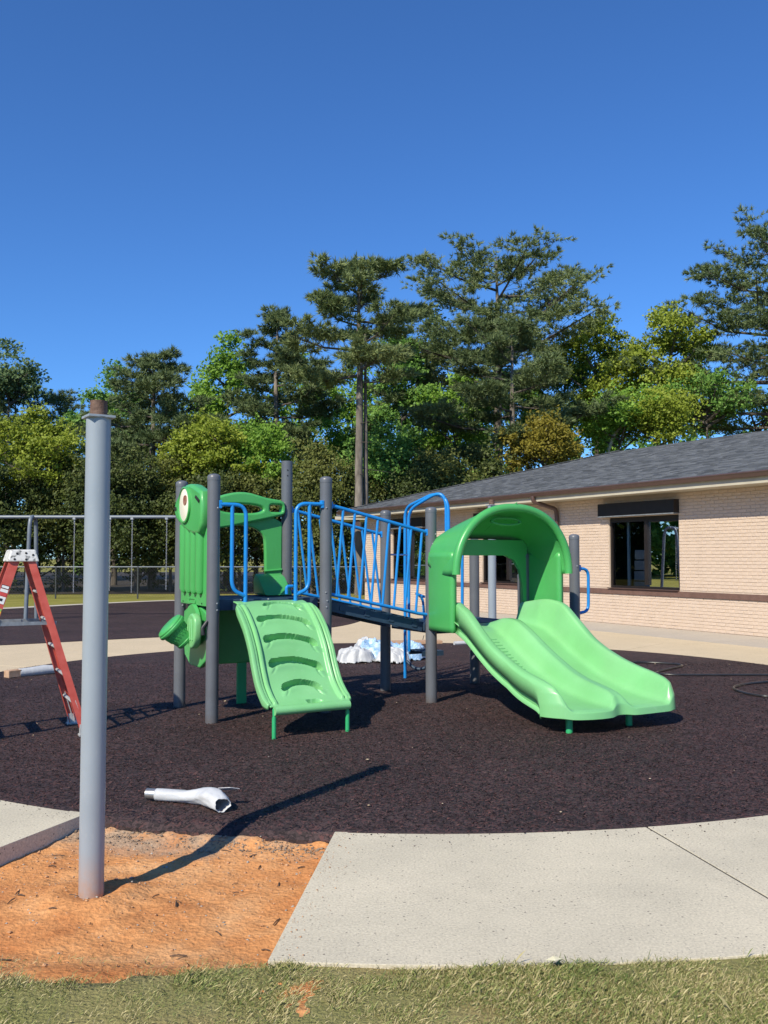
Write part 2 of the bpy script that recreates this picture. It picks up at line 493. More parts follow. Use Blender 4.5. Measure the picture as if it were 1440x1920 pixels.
M['grass'] = island_mat('grass_blades', [(0, (.13, .175, .045)), (.30, (.205, .235, .068)), (.52, (.310, .300, .115)), (.72, (.415, .360, .170)), (1, (.52, .44, .235))], .6, .3, (2.2, 1.3))

def ground_grass_mat(name, a, b_, c):
    m = pmat(name, a, b_, 1.2, .95, .8, 60, spec=.1, detail=10)
    rp = [n for n in m.node_tree.nodes if n.type == 'VALTORGB'][0]
    x = rp.color_ramp.elements.new(.5); x.color = (*c, 1)
    return m
M['lawn'] = ground_grass_mat('lawn_soil_and_thatch', (.279, .196, .086), (.176, .186, .061), (.260, .230, .098))
M['lawn_far'] = ground_grass_mat('distant_lawn', (.216, .195, .050), (.297, .260, .075), (.243, .234, .055))

def dirt_mat():
    m = bpy.data.materials.new('red_clay'); m.use_nodes = True
    nt = m.node_tree; N = nt.nodes; Lk = nt.links; b = N['Principled BSDF']
    b.inputs['Roughness'].default_value = .95; b.inputs['Specular IOR Level'].default_value = .15
    tc = N.new('ShaderNodeTexCoord')
    n1 = N.new('ShaderNodeTexNoise'); n1.inputs['Scale'].default_value = 2.4; n1.inputs['Detail'].default_value = 9; n1.inputs['Roughness'].default_value = .62
    n2 = N.new('ShaderNodeTexNoise'); n2.inputs['Scale'].default_value = 45; n2.inputs['Detail'].default_value = 8
    n3 = N.new('ShaderNodeTexNoise'); n3.inputs['Scale'].default_value = 5; n3.inputs['Detail'].default_value = 7
    for n in (n1, n2, n3): Lk.new(tc.outputs['Object'], n.inputs['Vector'])
    r1 = N.new('ShaderNodeValToRGB'); e = r1.color_ramp.elements
    e[0].position = .3; e[0].color = (.48, .178, .060, 1); e[1].position = .72; e[1].color = (.72, .40, .185, 1)
    x = e.new(.5); x.color = (.62, .280, .105, 1)
    Lk.new(n1.outputs['Fac'], r1.inputs[0])
    # grey sandy base material along the rubber edge, in patches
    sp = N.new('ShaderNodeSeparateXYZ'); Lk.new(tc.outputs['Object'], sp.inputs[0])
    mr = N.new('ShaderNodeMapRange'); mr.inputs['From Min'].default_value = 4.75; mr.inputs['From Max'].default_value = 5.1
    Lk.new(sp.outputs['Y'], mr.inputs[0])
    ad = N.new('ShaderNodeMath'); ad.operation = 'MULTIPLY_ADD'; ad.inputs[1].default_value = 3.2; ad.inputs[2].default_value = -2.0
    Lk.new(n3.outputs['Fac'], ad.inputs[0])
    s2 = N.new('ShaderNodeMath'); s2.operation = 'ADD'; s2.use_clamp = True
    Lk.new(mr.outputs[0], s2.inputs[0]); Lk.new(ad.outputs[0], s2.inputs[1])
    s3 = N.new('ShaderNodeMath'); s3.operation = 'MULTIPLY'; s3.inputs[1].default_value = .8; Lk.new(s2.outputs[0], s3.inputs[0])
    mx = N.new('ShaderNodeMix'); mx.data_type = 'RGBA'; Lk.new(s3.outputs[0], mx.inputs[0])
    Lk.new(r1.outputs[0], mx.inputs[6]); mx.inputs[7].default_value = (.36, .28, .20, 1)
    r2 = N.new('ShaderNodeMapRange'); r2.inputs['From Min'].default_value = .3; r2.inputs['From Max'].default_value = .7
    r2.inputs['To Min'].default_value = .82; r2.inputs['To Max'].default_value = 1.12
    Lk.new(n2.outputs['Fac'], r2.inputs[0])
    m2 = N.new('ShaderNodeMix'); m2.data_type = 'RGBA'; m2.blend_type = 'MULTIPLY'; m2.inputs[0].default_value = 1
    Lk.new(mx.outputs[2], m2.inputs[6]); Lk.new(r2.outputs[0], m2.inputs[7]); Lk.new(m2.outputs[2], b.inputs['Base Color'])
    bp = N.new('ShaderNodeBump'); bp.inputs['Strength'].default_value = .9; bp.inputs['Distance'].default_value = .015
    Lk.new(n2.outputs['Fac'], bp.inputs['Height']); Lk.new(bp.outputs[0], b.inputs['Normal'])
    return m
M['dirt'] = dirt_mat()

def glass_mat():
    m = bpy.data.materials.new('window_glass'); m.use_nodes = True
    nt = m.node_tree; N = nt.nodes; Lk = nt.links; N.remove(N['Principled BSDF'])
    tr = N.new('ShaderNodeBsdfTransparent'); tr.inputs['Color'].default_value = (.55, .60, .62, 1)
    gl = N.new('ShaderNodeBsdfGlossy'); gl.inputs['Roughness'].default_value = .01
    fr = N.new('ShaderNodeFresnel'); fr.inputs['IOR'].default_value = 1.5
    mx = N.new('ShaderNodeMixShader')
    Lk.new(fr.outputs[0], mx.inputs[0]); Lk.new(tr.outputs[0], mx.inputs[1]); Lk.new(gl.outputs[0], mx.inputs[2])
    Lk.new(mx.outputs[0], N['Material Output'].inputs['Surface'])
    return m
M['glass'] = glass_mat()

# ------------------------------------------------------------------ noise helper (value noise, for displacing meshes)
_perm = rng.random((64, 64))
def vnoise(x, y, f=1.0):
    x = np.asarray(x) * f; y = np.asarray(y) * f
    xi = np.floor(x).astype(int); yi = np.floor(y).astype(int)
    fx = x - xi; fy = y - yi
    fx = fx * fx * (3 - 2 * fx); fy = fy * fy * (3 - 2 * fy)
    g = lambda a, b_: _perm[a % 64, b_ % 64]
    return (g(xi, yi) * (1 - fx) + g(xi + 1, yi) * fx) * (1 - fy) + (g(xi, yi + 1) * (1 - fx) + g(xi + 1, yi + 1) * fx) * fy

# ------------------------------------------------------------------ ground
CX, CY, RIN, ROUT = .29, 10.52, 5.50, 7.10
A_GAP0, A_GAP1 = R(-111.6), R(-95.9)                 # the slab that was broken out
def on_ring(a, r): return (CX + r * math.cos(a), CY + r * math.sin(a))

# wide ground sheet
mb = MB()
n = 48
vs = [(0, 20, -.16)] + [(900 * math.cos(2 * math.pi * k / n), 20 + 900 * math.sin(2 * math.pi * k / n), -.16) for k in range(n)]
mb.add(vs, [(0, 1 + k, 1 + (k + 1) % n) for k in range(n)])
tag(mb.build('ground', M['lawn_far'], smooth=False), kind='structure')

# lawn: a grid with the play circle and the clay patch left open
def lawn_open(x, y):
    d = np.hypot(x - CX, y - CY)
    edge = 3.36 + .12 * np.clip((x + 1.1) / .6, 0, 1) + .10 * (vnoise(x, y * 0, 3.1) - .5) + .07 * (vnoise(x + 9, y * 0, 9.0) - .5)
    an = np.arctan2(y - CY, x - CX)
    patch = (an > A_GAP0 - .02) & (an < A_GAP1 + .02) & (y > edge) & (y < 6)
    return (d < 6.98) | patch
def lawn_mesh(name, x0, x1, y0, y1, st, z, mat, f):
    xs = np.arange(x0, x1 + 1e-6, st); ys = np.arange(y0, y1 + 1e-6, st)
    X, Y = np.meshgrid(xs, ys)
    Z = z + .02 * (vnoise(X, Y, 1.1) - .5) + .012 * (vnoise(X + 5, Y, 5.3) - .5)
    Z = np.where(np.hypot(X - CX, Y - CY) < ROUT + .1, np.minimum(Z, -.009), Z)
    Z = np.where(f(X, Y), np.minimum(Z, -.11), Z)         # the sod edge slopes down into open soil
    V = np.stack([X, Y, Z], -1).reshape(-1, 3)
    nx = len(xs)
    i, j = np.meshgrid(np.arange(len(ys) - 1), np.arange(nx - 1), indexing='ij')
    i = i.ravel(); j = j.ravel()
    F = np.stack([i * nx + j, i * nx + j + 1, (i + 1) * nx + j + 1, (i + 1) * nx + j], -1)
    c = V[F].mean(1)
    F = F[~f(c[:, 0], c[:, 1])]
    return tag(link_mesh(name, np_mesh(name, V, F), mat), kind='structure')
lawn_mesh('lawn', -6, 7, -3, 5.4, .06, -.012, M['lawn'], lawn_open)
lawn_mesh('far_lawn', -60, 50, 14, 70, 1.0, -.05, M['lawn_far'], lambda x, y: (np.hypot(x - CX, y - CY) < 6.4))

lawn_mesh('side_lawn', -60, -5.9, -24, 14.2, .9, -.03, M['lawn_far'], lambda x, y: (np.hypot(x - CX, y - CY) < 5.9))
lawn_mesh('side_lawn', 6.9, 40, -24, 14.2, .9, -.03, M['lawn_far'], lambda x, y: (np.hypot(x - CX, y - CY) < 5.9))
lawn_mesh('side_lawn', -6.2, 7.2, -24, -2.9, .9, -.03, M['lawn_far'], lambda x, y: x > 99)
# clay patch
xs = np.arange(-3.2, .05, .025); ys = np.arange(2.9, 5.4, .025)
X, Y = np.meshgrid(xs, ys)
rise = np.clip((3.75 - Y) / .45, 0, 1); rise = rise * rise * (3 - 2 * rise)
Z = -.088 + .062 * rise + .022 * (vnoise(X, Y, 2.2) - .5) + .016 * (vnoise(X, Y, 7) - .5) + .010 * (vnoise(X + 3, Y, 19) - .5) + .007 * (vnoise(X, Y + 7, 43) - .5)
Z += .035 * np.exp(-((np.hypot(X + 1.37, Y - 4.32) - .16) / .1) ** 2)      # soil heaped round the pole
edge_r = np.hypot(X - CX, Y - CY)
Z += (.012 + .035 * vnoise(X, Y, 14)) * np.clip((5.74 - edge_r) / .2, 0, 1) ** 1.5
V = np.stack([X, Y, Z], -1).reshape(-1, 3); nx = len(xs)
i, j = np.meshgrid(np.arange(len(ys) - 1), np.arange(nx - 1), indexing='ij'); i = i.ravel(); j = j.ravel()
F = np.stack([i * nx + j, i * nx + j + 1, (i + 1) * nx + j + 1, (i + 1) * nx + j], -1)
me = np_mesh('clay_patch', V, F); me.polygons.foreach_set('use_smooth', [True] * len(F))
dirt = tag(link_mesh('clay_patch', me, M['dirt']), kind='structure')

def scatter_bits(name, pts, sizes, mat, parent=None, flat=.6, seed=1):
    """irregular little lumps, all in one mesh"""
    r = np.random.default_rng(seed)
    base = np.array([(1, 0, 0), (-1, 0, 0), (0, 1, 0), (0, -1, 0), (0, 0, 1), (0, 0, -1)], float)
    fs = np.array([(0, 2, 4), (2, 1, 4), (1, 3, 4), (3, 0, 4), (2, 0, 5), (1, 2, 5), (3, 1, 5), (0, 3, 5)])
    n_ = len(pts)
    V = base[None] * (r.uniform(.55, 1.2, (n_, 6, 1))) * np.asarray(sizes)[:, None, None] * np.array([1, 1, flat])
    a = r.uniform(0, 6.28, n_); c, s = np.cos(a), np.sin(a)
    Vx = V[..., 0] * c[:, None] - V[..., 1] * s[:, None]; Vy = V[..., 0] * s[:, None] + V[..., 1] * c[:, None]
    V = np.stack([Vx, Vy, V[..., 2]], -1) + np.asarray(pts)[:, None]
    F = fs[None] + (np.arange(n_) * 6)[:, None, None]
    return tag(link_mesh(name, np_mesh(name, V.reshape(-1, 3), F.reshape(-1, 3)), mat, parent), kind='stuff')
def dirt_z(x, y):
    jx = np.clip(((x + 3.2) / .025).astype(int), 0, nx - 1); iy = np.clip(((y - 2.9) / .025).astype(int), 0, len(ys) - 1)
    return Z[iy, jx]
px = rng.uniform(-3, -.3, 3600); py = 5.12 - np.abs(rng.normal(0, .75, 3600)); k = py > 3.2; px, py = px[k], py[k]
sz = np.clip(rng.lognormal(-5.6, .5, len(px)), .0015, .014)
h = len(px) * 3 // 4
scatter_bits('clod', np.stack([px[:h], py[:h], dirt_z(px[:h], py[:h]) + sz[:h] * .2], -1), sz[:h], M['clod'], dirt, seed=3)
scatter_bits('pebble', np.stack([px[h:], py[h:], dirt_z(px[h:], py[h:]) + sz[h:] * .2], -1), sz[h:], M['stone'], dirt, seed=4)
# grey rubble along the broken rubber edge
aa = rng.uniform(A_GAP0, A_GAP1, 1500); rr = RIN + .03 + np.abs(rng.normal(0, .09, 1500))
px = CX + rr * np.cos(aa); py = CY + rr * np.sin(aa); sz = np.clip(rng.lognormal(-5.3, .5, 1500), .002, .014)
scatter_bits('rubble', np.stack([px, py, dirt_z(px, py) + sz * .4], -1), sz, M['rubble'], dirt, seed=5)
# dry twigs and bark bits
mb = MB()
for _ in range(70):
    x = random.uniform(-2.8, -.4); y = random.uniform(3.4, 5.0); a = random.uniform(0, 3.14); l = random.uniform(.008, .035)
    z = float(dirt_z(np.array([x]), np.array([y]))[0]) + .005
    mb.tube([(x - l * math.cos(a), y - l * math.sin(a), z), (x, y, z + .004), (x + l * math.cos(a), y + l * math.sin(a), z)], random.uniform(.0015, .004), 4)
tag(mb.build('twig', M['twig'], dirt), kind='stuff')

# shredded rubber play circle
edge = []
n = 360
for k in range(n):
    a = 2 * math.pi * k / n
    an = (a + math.pi) % (2 * math.pi) - math.pi
    r = RIN + .015
    if A_GAP0 - .01 < an < A_GAP1 + .01: r = RIN + .02 + .035 * (random.random() - .5)
    edge.append(on_ring(a, r))
mb = MB()
rings = [0.0, .3, .6, .8, .9, .965, .982, .992, 1.0]
vs = [(CX, CY, .004)]
for f_ in rings[1:]:
    for k, (x, y) in enumerate(edge):
        an = (2 * math.pi * k / n + math.pi) % (2 * math.pi) - math.pi
        gap = A_GAP0 - .01 < an < A_GAP1 + .01
        zz = .004 if f_ < .97 else (-.004 if f_ < .985 else (-.016 if f_ < .999 else -.040)) - .012 * random.random() if gap else (.004 if f_ < .999 else .0015)
        vs.append((CX + (x - CX) * f_, CY + (y - CY) * f_, zz))
vs += [(x, y, -.10) for x, y in edge]
fs = [(0, 1 + k, 1 + (k + 1) % n) for k in range(n)]
for q in range(len(rings) - 1):
    for k in range(n):
        k2 = (k + 1) % n
        fs.append((1 + q * n + k, 1 + (q + 1) * n + k, 1 + (q + 1) * n + k2, 1 + q * n + k2))
mb.add(vs, fs)
rubber = tag(mb.build('rubber_surface', M['rubber'], smooth=False), kind='structure')

def shreds(n_, rmax, ymax, seed, name):
    r = np.random.default_rng(seed)
    y = r.uniform(4.9, ymax, n_ * 3); x = CX + r.uniform(-rmax, rmax, n_ * 3)
    d = np.hypot(x - CX, y - CY)
    keep = (d < RIN - .01) & (r.random(n_ * 3) < np.clip((7.2 / y) ** 2.2, 0, 1))
    x, y = x[keep][:n_], y[keep][:n_]; m_ = len(x)
    a = r.uniform(0, math.pi, m_); l = r.uniform(.005, .015, m_); w = r.uniform(.0012, .0028, m_)
    til = r.normal(0, .22, m_); z = .006 + r.uniform(0, .009, m_)
    dx, dy = np.cos(a) * l, np.sin(a) * l; nx_, ny_ = -np.sin(a) * w, np.cos(a) * w
    dz = np.sin(til) * l
    roll = r.normal(0, .5, m_) * w
    P = np.stack([np.stack([x - dx - nx_ * .5, y - dy - ny_ * .5, z - dz - roll], -1), np.stack([x + dx * .3 - nx_ * 1.4, y + dy * .3 - ny_ * 1.4, z + dz * .3 - roll + .002], -1),
                  np.stack([x + dx, y + dy, z + dz], -1), np.stack([x - dx * .2 + nx_ * 1.4, y - dy * .2 + ny_ * 1.4, z - dz * .2 + roll + .002], -1)], 1)
    F = (np.arange(m_) * 4)[:, None] + np.array([[0, 1, 2, 3]])
    return tag(link_mesh(name, np_mesh(name, P.reshape(-1, 3), F), M['shred'], rubber), kind='stuff')
shreds(120000, 5.5, 13, 11, 'rubber_shred')
# pale litter on the rubber
px = CX + rng.uniform(-5, 5, 260); py = CY + rng.uniform(-5.2, 4.8, 260); k = np.hypot(px - CX, py - CY) < 5.3; px, py = px[k], py[k]
scatter_bits('leaf_litter', np.stack([px, py, np.full(len(px), .014)], -1), np.clip(rng.lognormal(-4.9, .45, len(px)), .004, .022), pmat('dry_leaf_bits', (.30, .20, .11), (.55, .46, .34), 3, .9), rubber, .3, 9)

# concrete path round the circle: one slab per sector
path = tag(empty('path', (CX, CY, 0)), kind='structure')
joints = [R(-95.9 + 18.2 * k) for k in range(20)]
joints = [j for j in joints if j < A_GAP0 + 2 * math.pi - .03] + [A_GAP0 + 2 * math.pi]
for a0, a1 in zip(joints[:-1], joints[1:]):
    g = .0065 / RIN
    ns = 14
    inner = [(RIN * math.cos(a), RIN * math.sin(a)) for a in np.linspace(a0 + g, a1 - g, ns)]
    outer = [(ROUT * math.cos(a), ROUT * math.sin(a)) for a in np.linspace(a1 - g * .8, a0 + g * .8, ns)]
    mb = MB(); mb.prism(inner + outer, -.115, random.uniform(-.001, .001))
    mb.build('concrete_slab', M['concrete_far'] if math.sin((a0 + a1) / 2) > -.35 else M['concrete'], path, smooth=False, bevel=.003)

aa = rng.uniform(R(-130), R(-45), 480); rr = RIN + np.abs(rng.normal(0, .08, 480)) + .01; k = (aa < A_GAP0 - .01) | (aa > A_GAP1 + .01); aa, rr = aa[k], rr[k]
sz = np.clip(rng.lognormal(-5.7, .45, len(aa)), .0015, .009)
scatter_bits('rubber_crumb', np.stack([rr * np.cos(aa), rr * np.sin(aa), .001 + sz * .4], -1), sz, M['rubber'], path, .5, 15)
aa = A_GAP1 + np.abs(rng.normal(0, .012, 170)) + .003; rr = rng.uniform(RIN, ROUT, 170); sz = np.clip(rng.lognormal(-6.0, .45, 170), .0012, .006)
scatter_bits('soil_crumb', np.stack([rr * np.cos(aa), rr * np.sin(aa), .001 + sz * .4], -1), sz, M['clod'], path, .5, 16)
m_ = MB()
for a in joints[1:-1]:
    c0 = Vector((RIN * math.cos(a), RIN * math.sin(a), -.008)); c1 = Vector((ROUT * math.cos(a), ROUT * math.sin(a), -.008))
    m_.beam(c0, c1, .02, .008)
m_.build('joint_filler', pmat('joint_dirt', (.045, .040, .033), (.075, .066, .055), 20, .95), path, smooth=False)

# play structure frame: origin at the near left post, x along the bridge, y away from the viewer
AX = R(29.5); OX, OY = -1.56, 8.295
LOC = Matrix.Translation((OX, OY, 0)) @ Matrix.Rotation(AX, 4, 'Z')
def loc(s, t, z=0): return LOC @ Vector((s, t, z))

# plaza slabs between circle and building (laid under the ring, a little lower)
plaza = tag(empty('pavement', (OX, OY, 0), AX), kind='structure')
S_W = 11.952                                          # building wall line
ss = [-9.0, -6.0, -3.0, 0.0, 3.2, 6.4, 10.28]
tt = [-9.0, -4.0, .2, 3.2, 6.2, 9.2, 12.2, 15.2, 18.2, 21.4]
for i in range(len(ss) - 1):
    for j in range(len(tt) - 1):
        c = loc((ss[i] + ss[i + 1]) / 2, (tt[j] + tt[j + 1]) / 2)
        if ss[i] < 6 and tt[j] < -3: continue
        if math.hypot(c.x - CX, c.y - CY) < 3.2: continue
        poly = [loc(ss[i], tt[j]), loc(ss[i + 1], tt[j]), loc(ss[i + 1], tt[j + 1]), loc(ss[i], tt[j + 1])]
        if any(q.y < 9.5 and math.hypot(q.x - CX, q.y - CY) > 7.0 and q.x < 3 for q in poly): continue
        g = .006
        mb = MB(); mb.prism([(ss[i] + g, tt[j] + g), (ss[i + 1] - g, tt[j] + g), (ss[i + 1] - g, tt[j + 1] - g), (ss[i] + g, tt[j + 1] - g)], -.12, -.007 + random.uniform(-.0007, .0007))
        # keep clear of the rubber circle
        if min(math.hypot(q.x - CX, q.y - CY) for q in poly) < RIN - .5:
            pass
        mb.build('concrete_slab', M['concrete_far'], plaza, smooth=False)
for j in range(len(tt) - 1):
    g = .006
    mb = MB(); mb.prism([(10.28 + g, tt[j] + g), (S_W - .02, tt[j] + g), (S_W - .02, tt[j + 1] - g), (10.28 + g, tt[j + 1] - g)], -.12, -.004)
    mb.build('concrete_slab', M['concrete_walk'], plaza, smooth=False)

# second rubber area, under the swings, with a pale kerb on its far side
A2 = [(-6.55, 15.57), (-5.07, 16.68), (-3.96, 17.35), (-1.75, 18.74), (-.92, 19.74), (-.39, 22.3), (-.29, 24.4), (-1.07, 26.2), (-2.3, 28.9),
      (-4.4, 31.2), (-7.1, 31.63), (-9.0, 29.46), (-11.0, 26.16), (-13.0, 23.6), (-14.2, 19.5), (-11.5, 15.6), (-8.8, 14.6)]
A2s = smooth_loop(A2, 3)
mb = MB(); mb.prism(A2s, -.10, .002)
rub2 = tag(mb.build('rubber_surface', M['rubber'], smooth=False), kind='structure')
far_edge = [p for p in A2s if p[1] > 25.5 or p[0] < -12.5]
st = max(range(len(A2s)), key=lambda k: A2s[k][0] + A2s[k][1] * .2)
seq = [p for p in A2s[st:] + A2s[:st] if p in far_edge]
cxa, cya = -6.8, 23.4
inner = [(x + (x - cxa) / math.hypot(x - cxa, y - cya) * .01, y + (y - cya) / math.hypot(x - cxa, y - cya) * .01) for x, y in seq]
outer = [(x + (x - cxa) / math.hypot(x - cxa, y - cya) * .62, y + (y - cya) / math.hypot(x - cxa, y - cya) * .62) for x, y in seq]
mb = MB()
for k in range(len(seq) - 1):
    q = [inner[k], outer[k], outer[k + 1], inner[k + 1]]
    mb.add([(x, y, .012) for x, y in q] + [(x, y, -.1) for x, y in q], [(3, 2, 1, 0), (0, 1, 5, 4), (2, 3, 7, 6), (1, 2, 6, 5)])
tag(mb.build('kerb', M['kerb'], smooth=False), kind='structure')

# ------------------------------------------------------------------ building
bld = empty('brick_building', (OX, OY, 0), AX)
tag(bld, 'low beige painted brick building with grey hip roof and brown gutter at right', 'building')
T0, T1 = -3.0, 19.3
WALL_TOP = 2.855
WW, WZ0, WZ1 = 2.07, .81, 2.40
wins = [5.46 + 4.95 * k for k in range(3)] + [.51]
holes = [[(w, WZ0), (w + WW, WZ0), (w + WW, WZ1), (w, WZ1)] for w in wins]
# plate: x -> t, y -> z, thickness -> s
mt = Matrix(((0, 0, -1, S_W + .11), (1, 0, 0, 0), (0, 1, 0, 0), (0, 0, 0, 1)))
wall = plate('wall', [(T0, -.1), (T1, -.1), (T1, WALL_TOP), (T0, WALL_TOP)], holes, .2, .001, mt, M['mortar'], bld)
# other walls
mb = MB(); mb.box((S_W + 6, T1 - .1, 1.4), (11.8, .2, 2.9)); mb.box((S_W + 12, (T0 + T1) / 2, 1.4), (.2, T1 - T0, 2.9)); mb.box((S_W + 6, T0 + .1, 1.4), (11.8, .2, 2.9))
mb.build('wall', M['mortar'], bld, smooth=False)
# bricks: running bond, proud of the joints
BL, BH, J = .205, .0575, .0102
course = BH + J
brick_me = None
def brick_mesh(l):
    m_ = MB()
    x0, x1, y0, y1, d = -l / 2, l / 2, -BH / 2, BH / 2, .0075
    b_ = .0035
    # front face bevelled, facing -s
    m_.add([(0, x0, y0), (0, x1, y0), (0, x1, y1), (0, x0, y1), (-d, x0 + b_, y0 + b_), (-d, x1 - b_, y0 + b_), (-d, x1 - b_, y1 - b_), (-d, x0 + b_, y1 - b_)],
           [(4, 7, 6, 5), (0, 4, 5, 1), (1, 5, 6, 2), (2, 6, 7, 3), (3, 7, 4, 0)])
    return m_
bricks = []
nc = int(WALL_TOP / course)
for c_ in range(nc):
    z = c_ * course + course / 2
    band = .665 < z < .795
    if band: continue
    t = T0 + (BL / 2 if c_ % 2 else 0)
    while t + BL < T1:
        a0, a1 = t, t + BL
        t += BL + J
        for w in wins:
            if WZ0 - .01 < z < WZ1 + .02:
                if a1 > w - .005 and a0 < w - .005 and a1 < w + BL: a1 = w - .005
                elif a0 < w + WW + .005 and a1 > w + WW + .005: a0 = w + WW + .005
                elif a0 >= w - .01 and a1 <= w + WW + .01: a1 = a0
        if a1 - a0 < .04: continue
        bricks.append(((a0 + a1) / 2, z, a1 - a0))
def seen(b_):
    p = loc(S_W, b_[0], b_[1]); return abs(p.x / p.y) < .425
order = sorted(range(len(bricks)), key=lambda k: (0 if seen(bricks[k]) and abs(bricks[k][2] - BL) < .001 else 1, (loc(S_W, bricks[k][0], bricks[k][1]) - Vector((0, 0, 1.5))).length))
proto = brick_mesh(BL)
pme = bpy.data.meshes.new('brick'); pme.from_pydata(proto.v, [], proto.f); pme.materials.append(M['paint_brick']); pme.update()
chosen = set(order[:300])
for k in order[:300]:
    t, z, l = bricks[k]
    o = bpy.data.objects.new('brick', pme); col.objects.link(o); o.parent = wall
    o.location = (S_W + .0085 + random.uniform(-.0015, .0015), t, z)
    o.rotation_euler = (random.gauss(0, .004), 0, random.gauss(0, .004))
mb = MB()
for k, (t, z, l) in enumerate(bricks):
    if k in chosen: continue
    m_ = brick_mesh(l); dx = S_W + .0085 + random.uniform(-.0015, .0015)
    mb.add([(x + dx, y + t, zz + z) for x, y, zz in m_.v], m_.f)
o = mb.build('brickwork', M['paint_brick'], wall, smooth=False); tag(o, kind='stuff')
# brown rowlock band at sill height
mb = MB(); mb.box((S_W - .002, (T0 + T1) / 2, .733), (.05, T1 - T0 - .02, .112))
mb.build('sill_band', M['band'], bld, smooth=False)
# windows
for wi, w in enumerate(wins):
    win = empty('window', (S_W, w, WZ0), 0, bld)
    D = .09
    fr = MB()
    fw = .055
    fr.box((D, fw / 2, (WZ1 - WZ0) / 2), (.07, fw, WZ1 - WZ0)); fr.box((D, WW - fw / 2, (WZ1 - WZ0) / 2), (.07, fw, WZ1 - WZ0))
    fr.box((D, WW / 2, fw / 2), (.07, WW - 2 * fw - .004, fw)); fr.box((D, WW / 2, WZ1 - WZ0 - fw), (.07, WW - 2 * fw - .004, 2 * fw))
    fr.box((D - .004, WW * .47, (WZ1 - WZ0) / 2), (.075, .10, WZ1 - WZ0 - 3 * fw - .004))
    fr.box((D - .006, WW * .23, WZ1 - WZ0 - 2 * fw - .012), (.05, WW * .36, .02))
    fr.build('frame', M['dark_brown'], win, smooth=False)
    for (a0, a1) in ((fw, WW * .47 - .05), (WW * .47 + .05, WW - fw)):
        g = MB(); g.add([(D + .01, a0, fw), (D + .01, a1, fw), (D + .01, a1, WZ1 - WZ0 - 2 * fw), (D + .01, a0, WZ1 - WZ0 - 2 * fw)], [(0, 1, 2, 3)])
        g.build('pane', M['glass'], win, smooth=False)
    hd = MB(); hd.box((-.075, WW / 2 + .08, WZ1 - WZ0 + .175), (.17, WW + .20, .28))
    hd.build('shutter_box', M['dark_brown'], win, smooth=False, bevel=.006)
    hl = MB(); hl.box((-.077, WW / 2 + .08, WZ1 - WZ0 + .022), (.172, WW + .19, .022)); hl.build('shutter_lip', M['galv'], win, smooth=False)
    sl = MB(); sl.box((.01, WW / 2, -.004), (.15, WW - .02, .018)); sl.build('sill', M['brown'], win, smooth=False)
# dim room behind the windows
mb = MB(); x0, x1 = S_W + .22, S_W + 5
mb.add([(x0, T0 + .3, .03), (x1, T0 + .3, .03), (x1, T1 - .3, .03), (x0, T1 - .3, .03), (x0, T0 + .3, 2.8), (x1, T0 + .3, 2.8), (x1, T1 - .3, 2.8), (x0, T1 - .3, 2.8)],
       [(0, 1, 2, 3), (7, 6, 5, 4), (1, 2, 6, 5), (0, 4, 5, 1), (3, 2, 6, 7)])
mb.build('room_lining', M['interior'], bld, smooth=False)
# eaves: gutter, fascia, soffit
OV = .60
E0, E1 = S_W - OV, 19.95
HALF = 6.0 + OV
mb = MB()
prof = [(0, .11), (-.035, .115), (-.09, .10), (-.10, .085), (-.08, .06), (-.065, .02), (-.055, 0), (0, 0)]
rows = []
for t in (T0 - .6, E1 + .08):
    rows.append([(E0 - .02 + x, t, 2.972 + z) for x, z in prof])
mb.grid(rows); mb.add(rows[0], [tuple(range(len(prof)))]); mb.add(rows[1], [tuple(range(len(prof)))])
rows = []
for s in (E0 - .08, S_W + 12 + OV):
    rows.append([(s, E1 + .02 - x, 2.972 + z) for x, z in prof])
mb.grid(rows); mb.add(rows[0], [tuple(range(len(prof)))])
mb.build('gutter', M['brown'], bld, smooth=False)
mb = MB(); mb.box((E0 + .02, (T0 - .6 + E1) / 2, 2.915), (.035, E1 - T0 + .6, .12)); mb.box((S_W + 6, E1 - .02, 2.915), (12 + 2 * OV - .08, .035, .119))
mb.build('fascia', M['fascia'], bld, smooth=False)
mb = MB(); mb.box((S_W - OV / 2 + .03, (T0 - .6 + E1) / 2, 2.866), (OV, E1 - T0 + .5, .02)); mb.box((S_W + 6.3, 19.6, 2.8665), (11.6, .62, .02))
mb.build('soffit', M['fascia'], bld, smooth=False)
# downspout with its offset elbows
mb = MB()
pts = fillet([(E0 - .06, 9.42, 2.99), (E0 - .06, 9.42, 2.86), (S_W - .10, 9.24, 2.68), (S_W - .07, 9.24, 2.5), (S_W - .07, 9.24, .12), (S_W - .22, 9.24, .05)], .07)
mb.tube(pts, .052, 10)
mb.build('downspout', M['brown'], bld)
